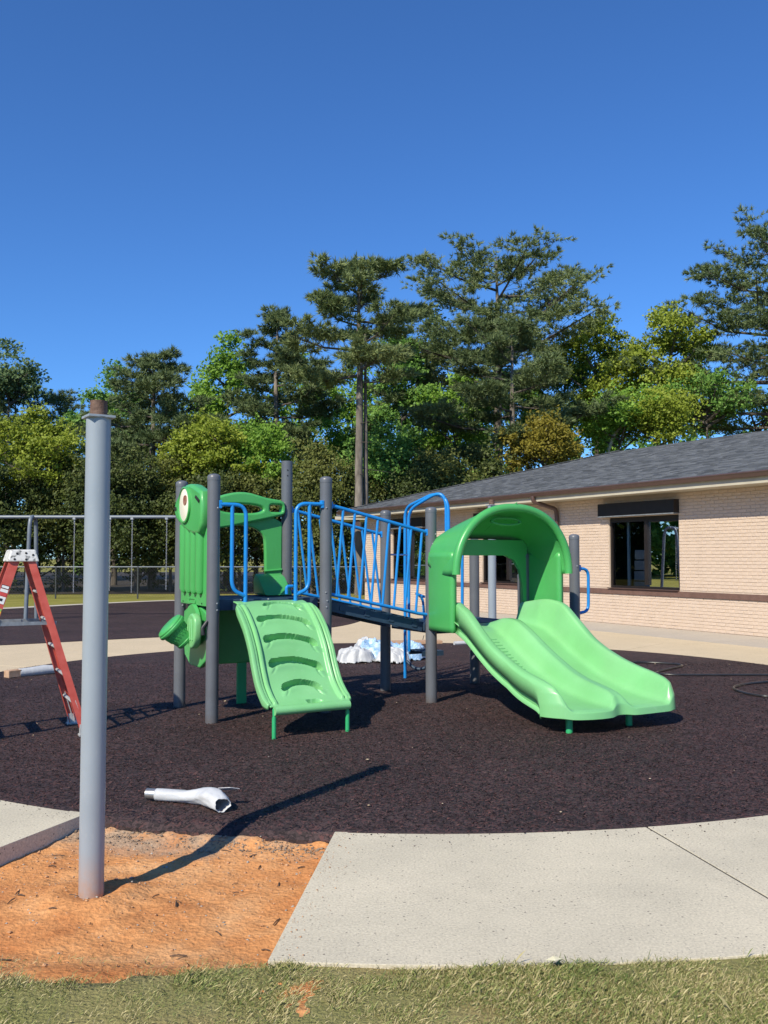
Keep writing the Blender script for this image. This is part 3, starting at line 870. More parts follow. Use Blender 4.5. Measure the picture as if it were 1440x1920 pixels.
# roof: hip roof with laid shingles
PITCH = .27
RW = HALF                                              # half span
z_e = 3.085
def roof_z(q): return z_e + PITCH * q
mb = MB()
e0, e1, f0, f1 = E0 - .03, S_W + 12 + OV, T0 - .6, E1 + .03
sp = (e1 - e0) / 2
vs = [(e0, f0, z_e), (e1, f0, z_e), (e1, f1, z_e), (e0, f1, z_e), (e0 + sp, f0 + sp, roof_z(sp)), (e0 + sp, f1 - sp, roof_z(sp))]
mb.add(vs, [(0, 4, 5, 3), (1, 2, 5, 4), (0, 1, 4), (2, 3, 5), (0, 3, 2, 1)])
roof = mb.build('roof', M['shingle'], bld, smooth=False)
mb = MB()
def shingle_face(org, du, dv, length, clip):
    """rows of tabs climbing the slope: org corner, du along the eave, dv inward (plan)"""
    expo = .137
    slope = math.sqrt(1 + PITCH ** 2)
    rows_ = int(sp * slope / expo)
    for r_ in range(rows_):
        q0 = r_ * expo / slope; q1 = q0 + expo * 1.25 / slope
        a_lo, a_hi = q0 + .02, length - q0 - .02
        u = a_lo + random.uniform(0, .2)
        while u < a_hi:
            w_ = random.choice((.12, .16, .2, .24, .3))
            u1 = min(u + w_, a_hi)
            if u1 - u > .03:
                th = random.uniform(.010, .022)
                P = []
                for (uu, qq, hh) in ((u, q0, th), (u1, q0, th), (u1, q1, .003), (u, q1, .003), (u, q0, .001), (u1, q0, .001)):
                    b3 = Vector(org) + Vector(du) * uu + Vector(dv) * qq
                    P.append((b3.x, b3.y, roof_z(qq) + hh))
                mb.add(P, [(0, 1, 2, 3), (4, 5, 1, 0), (4, 0, 3), (1, 5, 2)])
            u = u1 + .006
shingle_face((e0, f0, 0), (0, 1, 0), (1, 0, 0), f1 - f0, None)
M['tab'] = island_mat('shingle_tabs', [(0, (.057, .063, .071)), (.4, (.092, .100, .110)), (.75, (.118, .127, .139)), (1, (.150, .160, .173))], .9, .3, (.8, .3))
o = mb.build('shingle', M['tab'], roof, smooth=False); tag(o, kind='stuff')
mb = MB()
for k in range(70):                                    # hip cap shingles
    q = k * sp / 70
    p0 = (e0 + q, f1 - q, roof_z(q) + .02); p1 = (e0 + q + .12, f1 - q - .12, roof_z(q + .12) + .012)
    mb.beam(p0, p1, .26, .014)
o = mb.build('hip_cap', M['tab'], roof, smooth=False); tag(o, kind='stuff')

# things seen inside the rooms
def in_room(name, label, cat, group=None):
    return tag(empty(name, loc(S_W, 0), AX), label, cat, group)
r0 = in_room('storage_bin_stack', 'stack of pale bins standing behind the large window pane', 'bins')
for k in range(5):
    m_ = MB(); m_.box((.75, 6.95, .60 + k * .24), (.45, .72 - .03 * k, .215)); m_.build('bin', pmat('pale_bin', (.35, .36, .38), (.45, .46, .48), 4, .5), r0, smooth=False, bevel=.015)
m_ = MB(); m_.box((.42, 7.32, 1.45), (.05, .07, 2.0))
o = m_.build('window_blind_edge', pmat('pale_blue_blind', (.45, .62, .70), (.55, .70, .78), 3, .6), None, smooth=False, bevel=.01); o.matrix_world = LOC @ Matrix.Translation((S_W, 0, 0))
tag(o, 'narrow pale blue strip of blind behind the window left edge', 'blind')
m_ = MB(); m_.tube([(.55, 5.72, .82), (.8, 5.98, 1.55)], .018, 8)
o = m_.build('leaning_pole', pmat('pale_wood', (.45, .40, .33), (.5, .45, .38), 4, .6), None); o.matrix_world = LOC @ Matrix.Translation((S_W, 0, 0))
tag(o, 'thin pale pole leaning inside the right window pane', 'pole')
m_ = MB()
for k in range(9):
    a = R(25 + 130 * k / 8)
    m_.beam((.45, 11.52, .88), (.45, 11.52 + .26 * math.cos(a), .88 + .30 * math.sin(a)), .03, .035, (1, 0, 0))
o = m_.build('paper_fan', pmat('white_paper', (.7, .72, .75), (.8, .82, .84), 5, .7), None, smooth=False); o.matrix_world = LOC @ Matrix.Translation((S_W, 0, 0))
tag(o, 'white folded paper fan on the sill inside the middle window', 'paper fan')

# low covered walk past the far corner
wk = empty('covered_walk', (-1.0, 34.4, 0), 0.0)
tag(wk, 'small far covered walkway with pale roof edge and brown posts', 'shelter')
mb = MB(); mb.box((0, 1.0, 2.98), (1.7, 2.4, .12)); mb.build('roof', M['fascia'], wk, smooth=False)
mb = MB(); mb.box((0, 1.0, 3.10), (1.6, 2.3, .10)); mb.build('roof_deck', M['shingle'], wk, smooth=False)
for x in (-.02, .50):
    mb = MB(); mb.box((x, -.1, 2.78), (.19, .05, .27)); mb.build('valance', M['brown'], wk, smooth=False)
for x in (.66, .80):
    mb = MB(); mb.box((x, 1.0, 1.45), (.10, .10, 2.94)); mb.build('post', M['brown'], wk, smooth=False)

# ------------------------------------------------------------------ play structure
PS = empty('play_structure', (OX, OY, 0), AX)
tag(PS, 'green and blue playground structure with double slide, sloping bridge and rock climber', 'play structure')
TD = .96
S_D, S_E, S_H, S_I = 1.14, 2.355, 3.58, 4.30
DL, DR = 1.11, .80                                     # deck heights

def post(s, t, h, r=.059, open_top=False):
    if open_top:
        prof = [(r, -.2), (r, h), (r - .005, h), (r - .006, h - .12), (.0005, h - .12)]
        mb = MB(); mb.lathe(prof, 28, Matrix.Translation((s, t, 0)))
        p = mb.build('post', M['post'], PS)
        for dz in (.10, .16):
            m_ = MB(); m_.lathe([(.007, 0), (.007, .004)], 10, Matrix.Translation((s - .018, t - r + .002, h - dz)) @ Matrix.Rotation(R(90), 4, 'X'))
            m_.build('bolt_hole', M['black'], p)
        return p
    mb = MB(); mb.lathe([(r, -.2), (r, h - .035)], 28, Matrix.Translation((s, t, 0)))
    p = mb.build('post', M['post'], PS)
    rr = r + .002
    mb = MB(); mb.lathe([(rr, h - .055), (rr, h - .032), (rr * .97, h - .018), (rr * .84, h - .006), (rr * .6, h + .002), (rr * .3, h + .006), (.001, h + .007)], 28, Matrix.Translation((s, t, 0)))
    mb.build('cap', M['post'], p)
    return p
post(0, 0, 2.26); post(0, TD + .03, 2.27); post(S_D, 0, 2.285); post(S_D, TD, 2.53, open_top=True)
post(S_E, 0, 2.02); post(S_E, TD, 2.03); post(S_H, TD, 1.72); post(S_H, 0, 1.55); post(S_I, 0, 1.76); post(S_I, TD, 1.3)

bolt = MB(); bolt.lathe([(.0095, -.003), (.0095, .004), (.006, .008), (.001, .0085)], 10, Matrix.Rotation(R(90), 4, 'X'))
bme = bpy.data.meshes.new('bolt'); bme.from_pydata(bolt.v, [], bolt.f); bme.materials.append(M['galv']); bme.update()
for pst, zs in zip([o for o in PS.children if o.name.startswith('post')], ((1.02, 1.08, 1.95), (1.02, 1.08), (1.02, 1.08, 1.98, 1.16), (1.08,), (.72, .78, 1.74, 1.64), (.72, .78, 1.8), (.72, .78), (.72, .78), (.8, 1.4), (.5,))):
    s_, t_ = {0: (0, 0), 1: (0, TD + .03), 2: (S_D, 0), 3: (S_D, TD), 4: (S_E, 0), 5: (S_E, TD), 6: (S_H, TD), 7: (S_H, 0), 8: (S_I, 0), 9: (S_I, TD)}[[o for o in PS.children if o.name.startswith('post')].index(pst)]
    for z_ in zs:
        o = bpy.data.objects.new('bolt', bme); col.objects.link(o); o.parent = pst
        a_ = R(-90 + random.uniform(-25, 25)); o.location = (s_ + .059 * math.cos(a_), t_ + .059 * math.sin(a_), z_); o.rotation_euler = (0, 0, a_ + R(90))

def deck(s0, s1, t0, t1, z, name='deck'):
    mb = MB()
    n_ = 5
    w = (s1 - s0 - .02) / n_
    mb.box(((s0 + s1) / 2, t0 + .03, z - .05), (s1 - s0, .04, .10)); mb.box(((s0 + s1) / 2, t1 - .03, z - .05), (s1 - s0, .04, .10))
    mb.box((s0 + .02, (t0 + t1) / 2, z - .05), (.04, t1 - t0 - .1, .10)); mb.box((s1 - .02, (t0 + t1) / 2, z - .05), (.04, t1 - t0 - .1, .10))
    d = mb.build(name, M['navy'], PS, smooth=False, bevel=.004)
    pw = (s1 - s0 - .08) / 4
    for k in range(4):
        m_ = MB(); x0 = s0 + .04 + k * pw
        outer = [(x0 + .004, t0 + .055), (x0 + pw - .004, t0 + .055), (x0 + pw - .004, t1 - .055), (x0 + .004, t1 - .055)]
        hs = []
        nr = 9
        for a in range(nr):
            for b_ in range(2):
                cx = x0 + pw * (.3 + .4 * b_); cy = t0 + .12 + (t1 - t0 - .24) * a / (nr - 1)
                hs.append(ellipse(cx, cy, .045, .014, 8))
        plate('deck_plate', outer, hs, .012, .002, Matrix.Translation((0, 0, z - .012)), M['navy'], d)
    return d
deck(.06, S_D - .06, .04, TD - .02, DL); deck(S_E + .06, S_H - .06, .04, TD - .02, DR)
deck(S_H + .08, S_I - .08, .1, TD - .1, .42, 'transfer_step')

# sloping bridge
br = MB()
def bz(s): return 1.075 - .225 * (s - 1.2)
for t in (.10, TD - .10):
    br.beam((1.2, t, bz(1.2) - .05), (2.30, t, bz(2.30) - .05), .045, .10)
bridge = br.build('bridge', M['navy'], PS, smooth=False, bevel=.004)
for k in range(6):
    s = 1.29 + k * .182
    m_ = MB(); m_.box((s, TD / 2, bz(s) + .012), (.165, TD - .22, .016), Matrix.Rotation(math.atan(.225), 3, 'Y'))
    m_.build('tread', M['navy'], bridge, smooth=False, bevel=.003)
for k in range(4):
    s = 1.36 + k * .28
    m_ = MB(); m_.box((s, .10 - .024, bz(s) - .045), (.06, .012, .05), Matrix.Rotation(math.atan(.225), 3, 'Y')); m_.build('bracket', M['navy'], bridge, smooth=False)

def rail_panel(t, lean):
    zt = lambda s: 2.005 - .2244 * (s - 1.214)
    zb = lambda s: 1.135 - .212 * (s - 1.217)
    mb = MB(); mb.tube([(1.19, t, zt(1.19)), (2.31, t, zt(2.31))], .0185, 12)
    top = mb.build('rail_panel', M['blue'], PS)
    m_ = MB(); m_.tube([(1.19, t, zb(1.19)), (2.0, t, zb(2.0)), (2.2, t, zb(2.2) - .004), (2.31, t, zb(2.31) + .004)], .0175, 12); m_.build('bottom_rail', M['blue'], top)
    for k in range(8):
        s = 1.33 + k * .1305
        s2 = s - .075 if lean < 0 else s + .115
        if lean > 0: s -= .06; s2 -= .06
        m_ = MB(); m_.tube([(s, t, zt(s) - .012), (s2, t, zb(s2) + .012)], .0135, 10, caps=False); m_.build('baluster', M['blue'], top)
    for s, z in ((1.19, zt(1.19)), (2.31, zt(2.31))):
        m_ = MB(); m_.box((s, t, z), (.035, .05, .07)); m_.build('clamp', M['blue'], top, smooth=False, bevel=.006)
rail_panel(0.0, -1); rail_panel(TD, 1)

# grab loops either side of the climber
def loop_handle(s_post, s_in, s_mid, z):
    y = -.035
    mb = MB(); mb.tube(fillet([(s_post, y, z), (s_in, y, z), (s_in, y, DL - .06)], .11, 8), .0185, 12)
    o = mb.build('grab_loop', M['blue'], PS)
    m_ = MB(); m_.tube(fillet([(s_mid, y, z - .005), (s_mid, y, DL + .09), (s_in, y, DL + .035)], .11, 8), .0185, 12); m_.build('inner_bar', M['blue'], o)
    m_ = MB(); m_.box((s_post, y + .01, z), (.03, .05, .075)); m_.build('clamp', M['blue'], o, smooth=False, bevel=.006)
    m_ = MB(); m_.box((s_in, y + .02, DL - .03), (.05, .05, .03)); m_.build('clamp', M['blue'], o, smooth=False, bevel=.006)
loop_handle(.05, .30, .166, 1.985); loop_handle(1.085, .805, .948, 2.015)
m_ = MB(); m_.tube(fillet([(.80, .02, 1.225), (.735, .02, 1.225), (.735, .02, 1.15)], .03), .015, 10); m_.build('rail_hook', M['blue'], PS)

# rock climber: a moulded sheet with five grip slots
def climber():
    pth = [(.03, 1.095), (-.06, 1.09), (-.16, 1.06), (-.30, .975), (-.44, .855), (-.56, .70), (-.64, .54), (-.73, .40), (-.86, .30), (-.97, .265)]
    P = np.array(pth)
    d = np.r_[0, np.cumsum(np.hypot(*np.diff(P, axis=0).T))]
    nL, nW = 190, 96
    u = np.linspace(0, d[-1], nL)
    def sm(v):
        v = np.interp(u, d, v); k = np.hanning(31); k /= k.sum()
        return np.convolve(np.pad(v, 15, 'edge'), k, 'valid')
    T = sm(P[:, 0]); Zp = sm(P[:, 1])
    tx = np.gradient(T, u); tz = np.gradient(Zp, u); ln = np.hypot(tx, tz); tx /= ln; tz /= ln
    NX, NZ = tz, -tx                                   # outward normal (towards the climber's user)
    NX, NZ = np.where(NZ < 0, -NX, NX), np.where(NZ < 0, -NZ, NZ)
    w = np.linspace(-.37, .37, nW)
    U, W = np.meshgrid(u, w, indexing='ij')
    Ltot = u[-1]
    H = np.zeros_like(U)
    ss_ = lambda a, b_, x: np.clip((x - a) / (b_ - a), 0, 1) ** 2 * (3 - 2 * np.clip((x - a) / (b_ - a), 0, 1))
    # side beads
    for sgn in (-1, 1):
        e = W * sgn
        tp_ = ss_(.13, .24, U) * (1 - ss_(Ltot - .07, Ltot - .01, U))
        H += (.030 * ss_(.285, .305, e) * (1 - ss_(.325, .335, e)) + .022 * ss_(.335, .350, e)) * tp_
    # grip slots
    for k in range(5):
        y0 = .15 + k * .235
        x0, x1 = (-.08, .21) if k == 0 else ((-.215, .215) if k < 4 else (-.15, .15))
        sl = .05 if k < 4 else .02
        xm = np.clip((W - (x0 + x1) / 2) / ((x1 - x0) / 2), -1.3, 1.3)
        yc = y0 + sl * (W - x0) / .4 + .045 * xm ** 2 - .03
        dx = np.maximum(np.maximum(x0 - W, W - x1), 0)
        hw = .030 + .009 * np.exp(-((W - x0) / .035) ** 2) + .011 * np.exp(-((W - x1) / .05) ** 2)
        dist = np.hypot(dx, U - yc) - hw
        deep = .085 + .03 * ss_(x1 - .11, x1 - .09, W) * (1 - ss_(x1 - .01, x1, W))
        H -= deep * (1 - ss_(-.007, .003, dist))
        # raised lip under each slot
        H += .010 * np.exp(-((U - yc - .05) / .035) ** 2) * (1 - ss_(.0, .07, dx))
        # curling tails
        for (xa, sg, am) in ((x1 + .03, -1, 1.0), (x0 - .03, 1, .6)):
            q = (U - yc) / .10
            xc = xa + sg * .035 * np.sin(np.clip(q, 0, 1) * math.pi * 1.2) + sg * .03 * q
            H -= .011 * am * np.exp(-((W - xc) / .013) ** 2) * ss_(.05, .15, q) * (1 - ss_(.85, 1.0, q))
    # oval foot hole at the bottom
    dist = np.hypot((W - .03) / 1.0, (U - Ltot + .045) * 2.2) - .09
    H -= .05 * (1 - ss_(-.02, .006, dist)) * (W > -.02)
    # flared side profile: narrow at the flange
    flare = np.where(U < .17, .93, 1.0)
    C0 = .545
    rows = []
    X = C0 + W * flare
    Yp = T[:, None] + NX[:, None] * H; Zq = Zp[:, None] + NZ[:, None] * H
    V = np.stack([X, Yp, Zq], -1)
    mb = MB()
    mb.grid([[tuple(p) for p in r] for r in V])
    o = mb.build('rock_climber', M['green2'], PS, angle=50)
    solidify(o, .014, -1)
    # side skirts and front roll
    for sgn in (-1, 1):
        m_ = MB(); rows = []
        for i in range(26, nL - 2, 4):
            tpr = min(1, (i - 26) / 18, (nL - 2 - i) / 14) ** .5 if i > 26 else 0.0
            x = C0 + sgn * .372 * (.93 if u[i] < .17 else 1)
            hh = .022
            p = Vector((x, T[i] + NX[i] * hh, Zp[i] + NZ[i] * hh)); nrm = Vector((0, NX[i], NZ[i]))
            rows.append([p - Vector((sgn * .004, 0, 0)) - nrm * .02 * (1 - tpr), p + Vector((sgn * .024 * tpr, 0, 0)) - nrm * (.012 + .015 * (1 - tpr)), p + Vector((sgn * .028 * tpr, 0, 0)) - nrm * (.03 + .02 * tpr), p + Vector((sgn * .012 * tpr, 0, 0)) - nrm * (.035 + .05 * tpr)])
        m_.grid(rows); so = m_.build('side_rim', M['green2'], o); solidify(so, .012, 0)
    m_ = MB(); m_.tube([(.20, -.985, .235), (.89, -.985, .235)], .038, 14); m_.build('front_roll', M['green2'], o)
    for s in (.205, .885):
        m_ = MB(); m_.tube([(s, -.96, .25), (s, -.965, .17)], .013, 10); m_.tube([(s, -.965, .18), (s, -.965, -.05)], .0185, 12); m_.build('leg', M['greenleg'], o)
climber()

# double slide
def slide():
    ctr = 2.94
    tb = np.array([-.06, -.15, -.35, -.5, -.7, -.9, -1.1, -1.3, -1.5, -1.7, -1.9, -2.04, -2.11, -2.155, -2.165])
    zb_ = np.array([.80, .80, .795, .765, .665, .545, .44, .355, .295, .25, .225, .215, .212, .195, .135])
    tr = np.array([.03, -.15, -.35, -.5, -.7, -.9, -1.1, -1.3, -1.5, -1.7, -1.9, -2.04, -2.11, -2.155, -2.165])
    zr = np.array([1.0, 1.02, 1.05, 1.065, 1.02, .86, .70, .60, .53, .48, .445, .41, .37, .27, .14])
    zl = np.array([1.0, 1.02, 1.04, 1.055, .99, .83, .685, .59, .52, .475, .44, .405, .35, .26, .14])
    zm = np.array([.80, .80, .84, .885, .875, .775, .655, .55, .46, .40, .365, .335, .30, .24, .14])
    par = np.concatenate([np.linspace(0, .80, 60), np.linspace(.815, 1, 40)])
    x = np.interp(par, np.linspace(0, 1, len(tb)), np.arange(len(tb)))
    idx = np.arange(len(tb))
    def ip(a):
        v = np.interp(x, idx, a); k = np.array([1, 2, 3, 2, 1.]) / 9
        return np.convolve(np.pad(v, 2, 'edge'), k, 'valid')
    T, ZB, ZL, ZM, ZR = ip(tb), ip(zb_), ip(zl), ip(zm), ip(zr)
    HW = .655
    xs_ = [-HW, -HW, -.6535, -.6495, -.642, -.63, -.612, -.595, -.58, -.565, -.55, -.535, -.52, -.505, -.48, -.44, -.36, -.26, -.18, -.14, -.115, -.095, -.075, -.055, -.035, -.015]
    low = len(xs_)
    xs_ = xs_ + [0] + [-q for q in xs_[::-1]]
    def t_end(sx):                                     # rounded plan of the exit
        l = max(0.0, (-sx - .22) / .435); r_ = max(0.0, (sx - .50) / .155)
        dv = math.exp(-(sx / .10) ** 2)
        return 2.175 - .34 * (1 - math.sqrt(max(0, 1 - min(l, 1) ** 2))) - .13 * (1 - math.sqrt(max(0, 1 - min(r_, 1) ** 2))) - .05 * dv
    rows = []
    for i in range(len(T)):
        row = []
        for j, sx in enumerate(xs_):
            rail = ZL[i] if sx < 0 else ZR[i]
            h_ = rail - ZB[i]
            a = abs(sx)
            wv = min(max((a - .49) / (.582 - .49), 0), 1); wv = wv * wv * (3 - 2 * wv)
            z = ZB[i] + h_ * wv
            if a > .62: z -= min(.018, .3 * h_) * ((a - .62) / .035) ** 2
            if j == 0 or j == len(xs_) - 1: z = max(ZB[i] + h_ * .42 - .02, .115)
            md = min(max((.135 - a) / .10, 0), 1); md = md * md * (3 - 2 * md)
            z += max(ZM[i] - ZB[i], 0) * md
            t = T[i]
            if t < -1.35: t = -1.35 + (t + 1.35) * (t_end(sx) - 1.35) / (2.165 - 1.35)
            nar = min(max((t + .62) / .2, 0), 1)
            row.append((ctr + sx * (1 - .09 * nar) * (1 + (.06 if sx > 0 else 0) * min(max((-t - .8) / .8, 0), 1)), t, z))
        rows.append(row)
    mb = MB(); mb.grid(rows)
    o = mb.build('double_slide', M['green2'], PS, angle=70)
    solidify(o, .024, -1)
    # moulded outer side with a long recess
    for sg in (-1, 1):
        m_ = MB(); rr = []
        for i in range(16, len(T) - 30, 2):
            t = T[i]
            if t < -1.35: t = -1.35 + (t + 1.35) * (t_end(sg * HW) - 1.35) / (2.165 - 1.35)
            rail = ZL[i] if sg < 0 else ZR[i]
            zt = max(ZB[i] + (rail - ZB[i]) * .42 - .02, .10)
            rr.append([(ctr + sg * (HW - .004), t, zt + .01), (ctr + sg * (HW - .04), t, zt - .01), (ctr + sg * (HW - .05), t, max(zt - .07, .10)), (ctr + sg * (HW - .02), t, max(zt - .10, .09))])
        m_.grid(rr); so = m_.build('side_moulding', M['green2'], o); solidify(so, .012, 0)
    # anti-skid ridges on the left chute
    m_ = MB()
    for k in range(13):
        t = -.66 - k * .045
        z = float(np.interp(-t, -T, ZB)) + .003
        m_.beam((ctr - .40, t, z), (ctr - .24, t, z), .014, .010)
    m_.build('grip_ridge', M['green2'], o, smooth=False)
    for s in (2.50, 3.19):
        m2 = MB(); m2.tube([(s, -1.96, .20), (s, -1.96, -.05)], .03, 12); m2.build('leg', M['greenleg'], o)
slide()

# moulded hood over the slide entrance
def hood():
    cs = 2.975
    n_ = 44
    def front(a):
        c, s = math.cos(a), math.sin(a)
        x = .715 * math.copysign(abs(c) ** (2 / 2.25), c); z = 1.33 + .675 * abs(s) ** (2 / 2.1)
        return x, z
    def rear(a):
        c, s = math.cos(a), math.sin(a)
        x = .645 * math.copysign(abs(c) ** (2 / 5.0), c); z = 1.46 + .25 * abs(s) ** (2 / 3.2)
        return x, z
    angs = np.linspace(math.pi, 0, n_)
    rows = []
    for i, f_ in enumerate(np.linspace(0, 1, 14)):
        row = []
        g = f_ ** .8 if f_ > 0 else 0
        for a in angs:
            xf, zf = front(a); xr, zr = rear(a)
            t = .05 - .65 * f_ * (1 if abs(math.cos(a)) < .99 else 1)
            lowside = abs(math.sin(a)) < .35
            row.append((cs + xr * (1 - g) + xf * g, t, zr * (1 - g) + zf * g - (.05 * math.sin(math.pi * f_) if lowside else -.015 * math.sin(math.pi * f_))))
        rows.append(row)
    mb = MB(); mb.grid(rows)
    o = mb.build('slide_hood', M['green'], PS, angle=50); solidify(o, .035, 0)
    # rolled lip round the mouth
    pts = [(cs + front(a)[0], -.605, front(a)[1]) for a in angs]
    m_ = MB(); m_.tube(pts, .042, 12); m_.build('lip', M['green'], o)
    # oval recess under the roof
    mt_ = Matrix.Translation((cs + .02, -.44, 1.868)) @ Matrix.Rotation(R(62), 4, 'X')
    rim = ellipse(0, 0, .20, .05, 32); inn = ellipse(0, 0, .165, .032, 32)
    plate('vent_rim', rim, [inn], .03, .008, mt_, M['green'], o)
    # lower side panels
    for sg in (-1, 1):
        x0 = cs + sg * .63
        m_ = MB()
        nz_, nt_ = 16, 10
        rows = []
        for i in range(nz_):
            z = .755 + (1.55 - .755) * i / (nz_ - 1)
            row = []
            for j in range(nt_):
                f_ = j / (nt_ - 1)
                t = .03 - .555 * f_
                bul = .05 * f_ + .025 * math.sin(math.pi * f_)
                row.append((x0 + sg * bul, t, z))
            rows.append(row)
        m_.grid(rows)
        so = m_.build('side_panel', M['green'], o, angle=50); solidify(so, .05, 0)
        m2 = MB(); m2.box((x0 - sg * .02, -.19, .765), (.10, .42, .03)); m2.build('panel_foot', M['green'], so, bevel=.01)
    # back plate with doorway
    outer = [(-.60, .82), (-.60, 1.60), (-.52, 1.66), (.52, 1.66), (.60, 1.60), (.60, .82), (.55, .82)]
    doorway = [(.545, .82), (.535, 1.20), (.50, 1.36), (.42, 1.47), (.30, 1.52), (-.30, 1.52), (-.42, 1.47), (-.50, 1.36), (-.53, 1.2), (-.545, .82)]
    poly = [(-.60, .82), (-.60, 1.63), (-.54, 1.69), (.54, 1.69), (.60, 1.63), (.60, .82)] + doorway
    plate('doorway_frame', poly, [], .05, .006, Matrix(((1, 0, 0, cs), (0, 0, -1, -.03), (0, 1, 0, 0), (0, 0, 0, 1))), M['green'], o)
hood()

for par_, pts in ((bpy.data.objects['slide_hood'], [((2.30, -.10, z), R(-90)) for z in (.86, 1.10, 1.36)] + [((2.28, -.42, z), R(-90)) for z in (.90, 1.25)]),
                  (bpy.data.objects['rock_climber'], [((s_, -.005, 1.107), None) for s_ in (.27, .54, .81)]),
                  (bpy.data.objects['double_slide'], [((2.50, -.10, .812), None), ((2.72, -.10, .812), None), ((3.10, -.10, .812), None), ((3.38, -.10, .812), None)])):
    for p_, rz_ in pts:
        o = bpy.data.objects.new('bolt', bme); col.objects.link(o); o.parent = par_; o.location = p_
        o.rotation_euler = (R(-90), 0, 0) if rz_ is None else (0, 0, rz_)
m_ = MB(); m_.tube([(2.985, t_, z_) for t_, z_ in ((-.64, 2.055), (-.55, 2.02), (-.40, 1.945), (-.2, 1.845), (0, 1.745))], .006, 6); m_.build('mould_seam', M['green'], bpy.data.objects['slide_hood'])

# handle on the far right post
m_ = MB(); m_.tube(fillet([(S_I + .05, 0, 1.375), (4.51, 0, 1.36), (4.505, 0, .88), (S_I + .05, 0, .86)], .09, 8), .018, 12)
hr = m_.build('grab_loop', M['blue'], PS)
m_ = MB(); m_.box((S_I + .065, 0, 1.375), (.03, .05, .075)); m_.build('clamp', M['blue'], hr, smooth=False, bevel=.006)

# steps with tall handrails on the back of the right tower
stp = MB()
stp.tube(fillet([(3.09, 1.76, -.05), (3.085, 1.75, .6), (3.08, 1.74, 2.12), (3.15, 1.15, 2.27), (3.215, .97, 2.18), (3.225, .97, DR)], .14, 8), .0205, 12)
steps = stp.build('step_ladder_rail', M['blue'], PS)
m_ = MB(); m_.tube(fillet([(2.99, 1.50, .36), (2.985, 1.50, 2.08), (3.14, 1.08, 2.275), (3.205, 1.0, 2.2), (3.21, 1.0, DR)], .14, 8), .0195, 12); m_.build('handrail', M['blue'], steps)
m_ = MB(); m_.tube([(3.43, 1.0, DR - .05), (3.435, 1.0, 1.62)], .0185, 12); m_.build('handrail', M['blue'], steps)
m_ = MB(); m_.tube([(2.42, .98, 1.53), (2.99, 1.48, 1.53)], .010, 8); m_.build('tie_bar', M['blue'], steps)
m_ = MB(); m_.tube(fillet([(2.30, .05, 1.09), (2.34, .3, 1.12), (2.44, .3, 1.07), (2.46, .3, .83)], .07), .014, 10); m_.build('corner_bar', M['blue'], steps)
for z, t0 in ((.37, 1.42), (.68, 1.06)):
    w0, w1 = 3.04, 3.34
    d = MB(); d.box(((w0 + w1) / 2, t0 + .16, z - .03), (w1 - w0, .02, .05)); d.box(((w0 + w1) / 2, t0 - .14, z - .03), (w1 - w0, .02, .05))
    ob = d.build('tread', M['navy'], steps, smooth=False)
    hs = [ellipse(w0 + .06 + .09 * k, t0 + .01, .022, .10, 10) for k in range(3)]
    plate('tread_plate', [(w0, t0 - .15), (w1, t0 - .15), (w1, t0 + .17), (w0, t0 + .17)], hs, .012, .002, Matrix.Translation((0, 0, z)), M['navy'], ob)
m_ = MB(); m_.tube(fillet([(3.085, 1.72, .22), (3.15, 1.62, .12), (3.25, 1.5, .14), (3.31, 1.45, .33)], .1), .018, 10); m_.build('tread_brace', M['navy'], steps)

# vehicle-style panels on the left tower
MT_S = lambda s: Matrix(((0, 0, -1, s), (1, 0, 0, 0), (0, 1, 0, 0), (0, 0, 0, 1)))      # plate in the (t,z) plane
MT_T = lambda t: Matrix(((1, 0, 0, 0), (0, 0, 1, t), (0, 1, 0, 0), (0, 0, 0, 1)))       # plate in the (s,z) plane
gr = plate('grille_panel', [(.10, 1.045), (.89, 1.045), (.90, 1.85), (.10, 1.85)], [], .05, .012, MT_S(-.005), M['green'], PS)
for k in range(4):
    t = .24 + k * .165
    m_ = MB(); m_.tube([(-.02, t, 1.16), (-.032, t, 1.175), (-.036, t, 1.20), (-.036, t, 1.82)], [.012, .042, .052, .056], 14)
    m_.build('grille_rib', M['green'], gr)
pod = plate('headlight_pod', smooth_loop([(.93, 2.04), (.92, 1.90), (.68, 1.80), (.40, 1.72), (.08, 1.72), (.07, 2.10), (.20, 2.14), (.42, 2.205), (.62, 2.20), (.78, 2.12)], 1), [], .12, .03, MT_S(-.035), M['green'], PS)
mt_ = Matrix.Translation((-.095, .55, 2.005)) @ Matrix.Rotation(R(-90), 4, 'Y')
m_ = MB(); m_.lathe([(.178, -.02), (.176, .02), (.164, .025), (.158, .0)], 36, mt_); m_.build('headlight_ring', M['green'], pod)
m_ = MB(); m_.lathe([(.160, .0), (.158, .012), (.14, .018), (.001, .030)], 36, mt_); hl = m_.build('headlight', M['cream'], pod)
mt2 = Matrix.Translation((-.119, .49, 2.045)) @ Matrix.Rotation(R(-90), 4, 'Y')
m_ = MB(); m_.lathe([(.050, -.004), (.047, .006), (.030, .008), (.001, .004)], 28, mt2); m_.build('headlight_centre', M['pupil'], hl)
m_ = MB(); m_.lathe([(.020, 0), (.018, .008), (.001, .008)], 14, Matrix.Translation((-.097, .86, 1.98)) @ Matrix.Rotation(R(-90), 4, 'Y')); m_.build('bolt_hole', M['black'], pod)
m_ = MB(); m_.box((-.097, .17, 2.04), (.02, .12, .025), Euler((R(25), 0, 0)).to_matrix()); m_.build('slot', M['black'], pod, smooth=False)
plate('badge', ellipse(.5, 1.085, .10, .025, 24, 6), [ellipse(.5, 1.085, .088, .016, 24, 6)], .008, .002, MT_S(-.034), M['green'], gr)
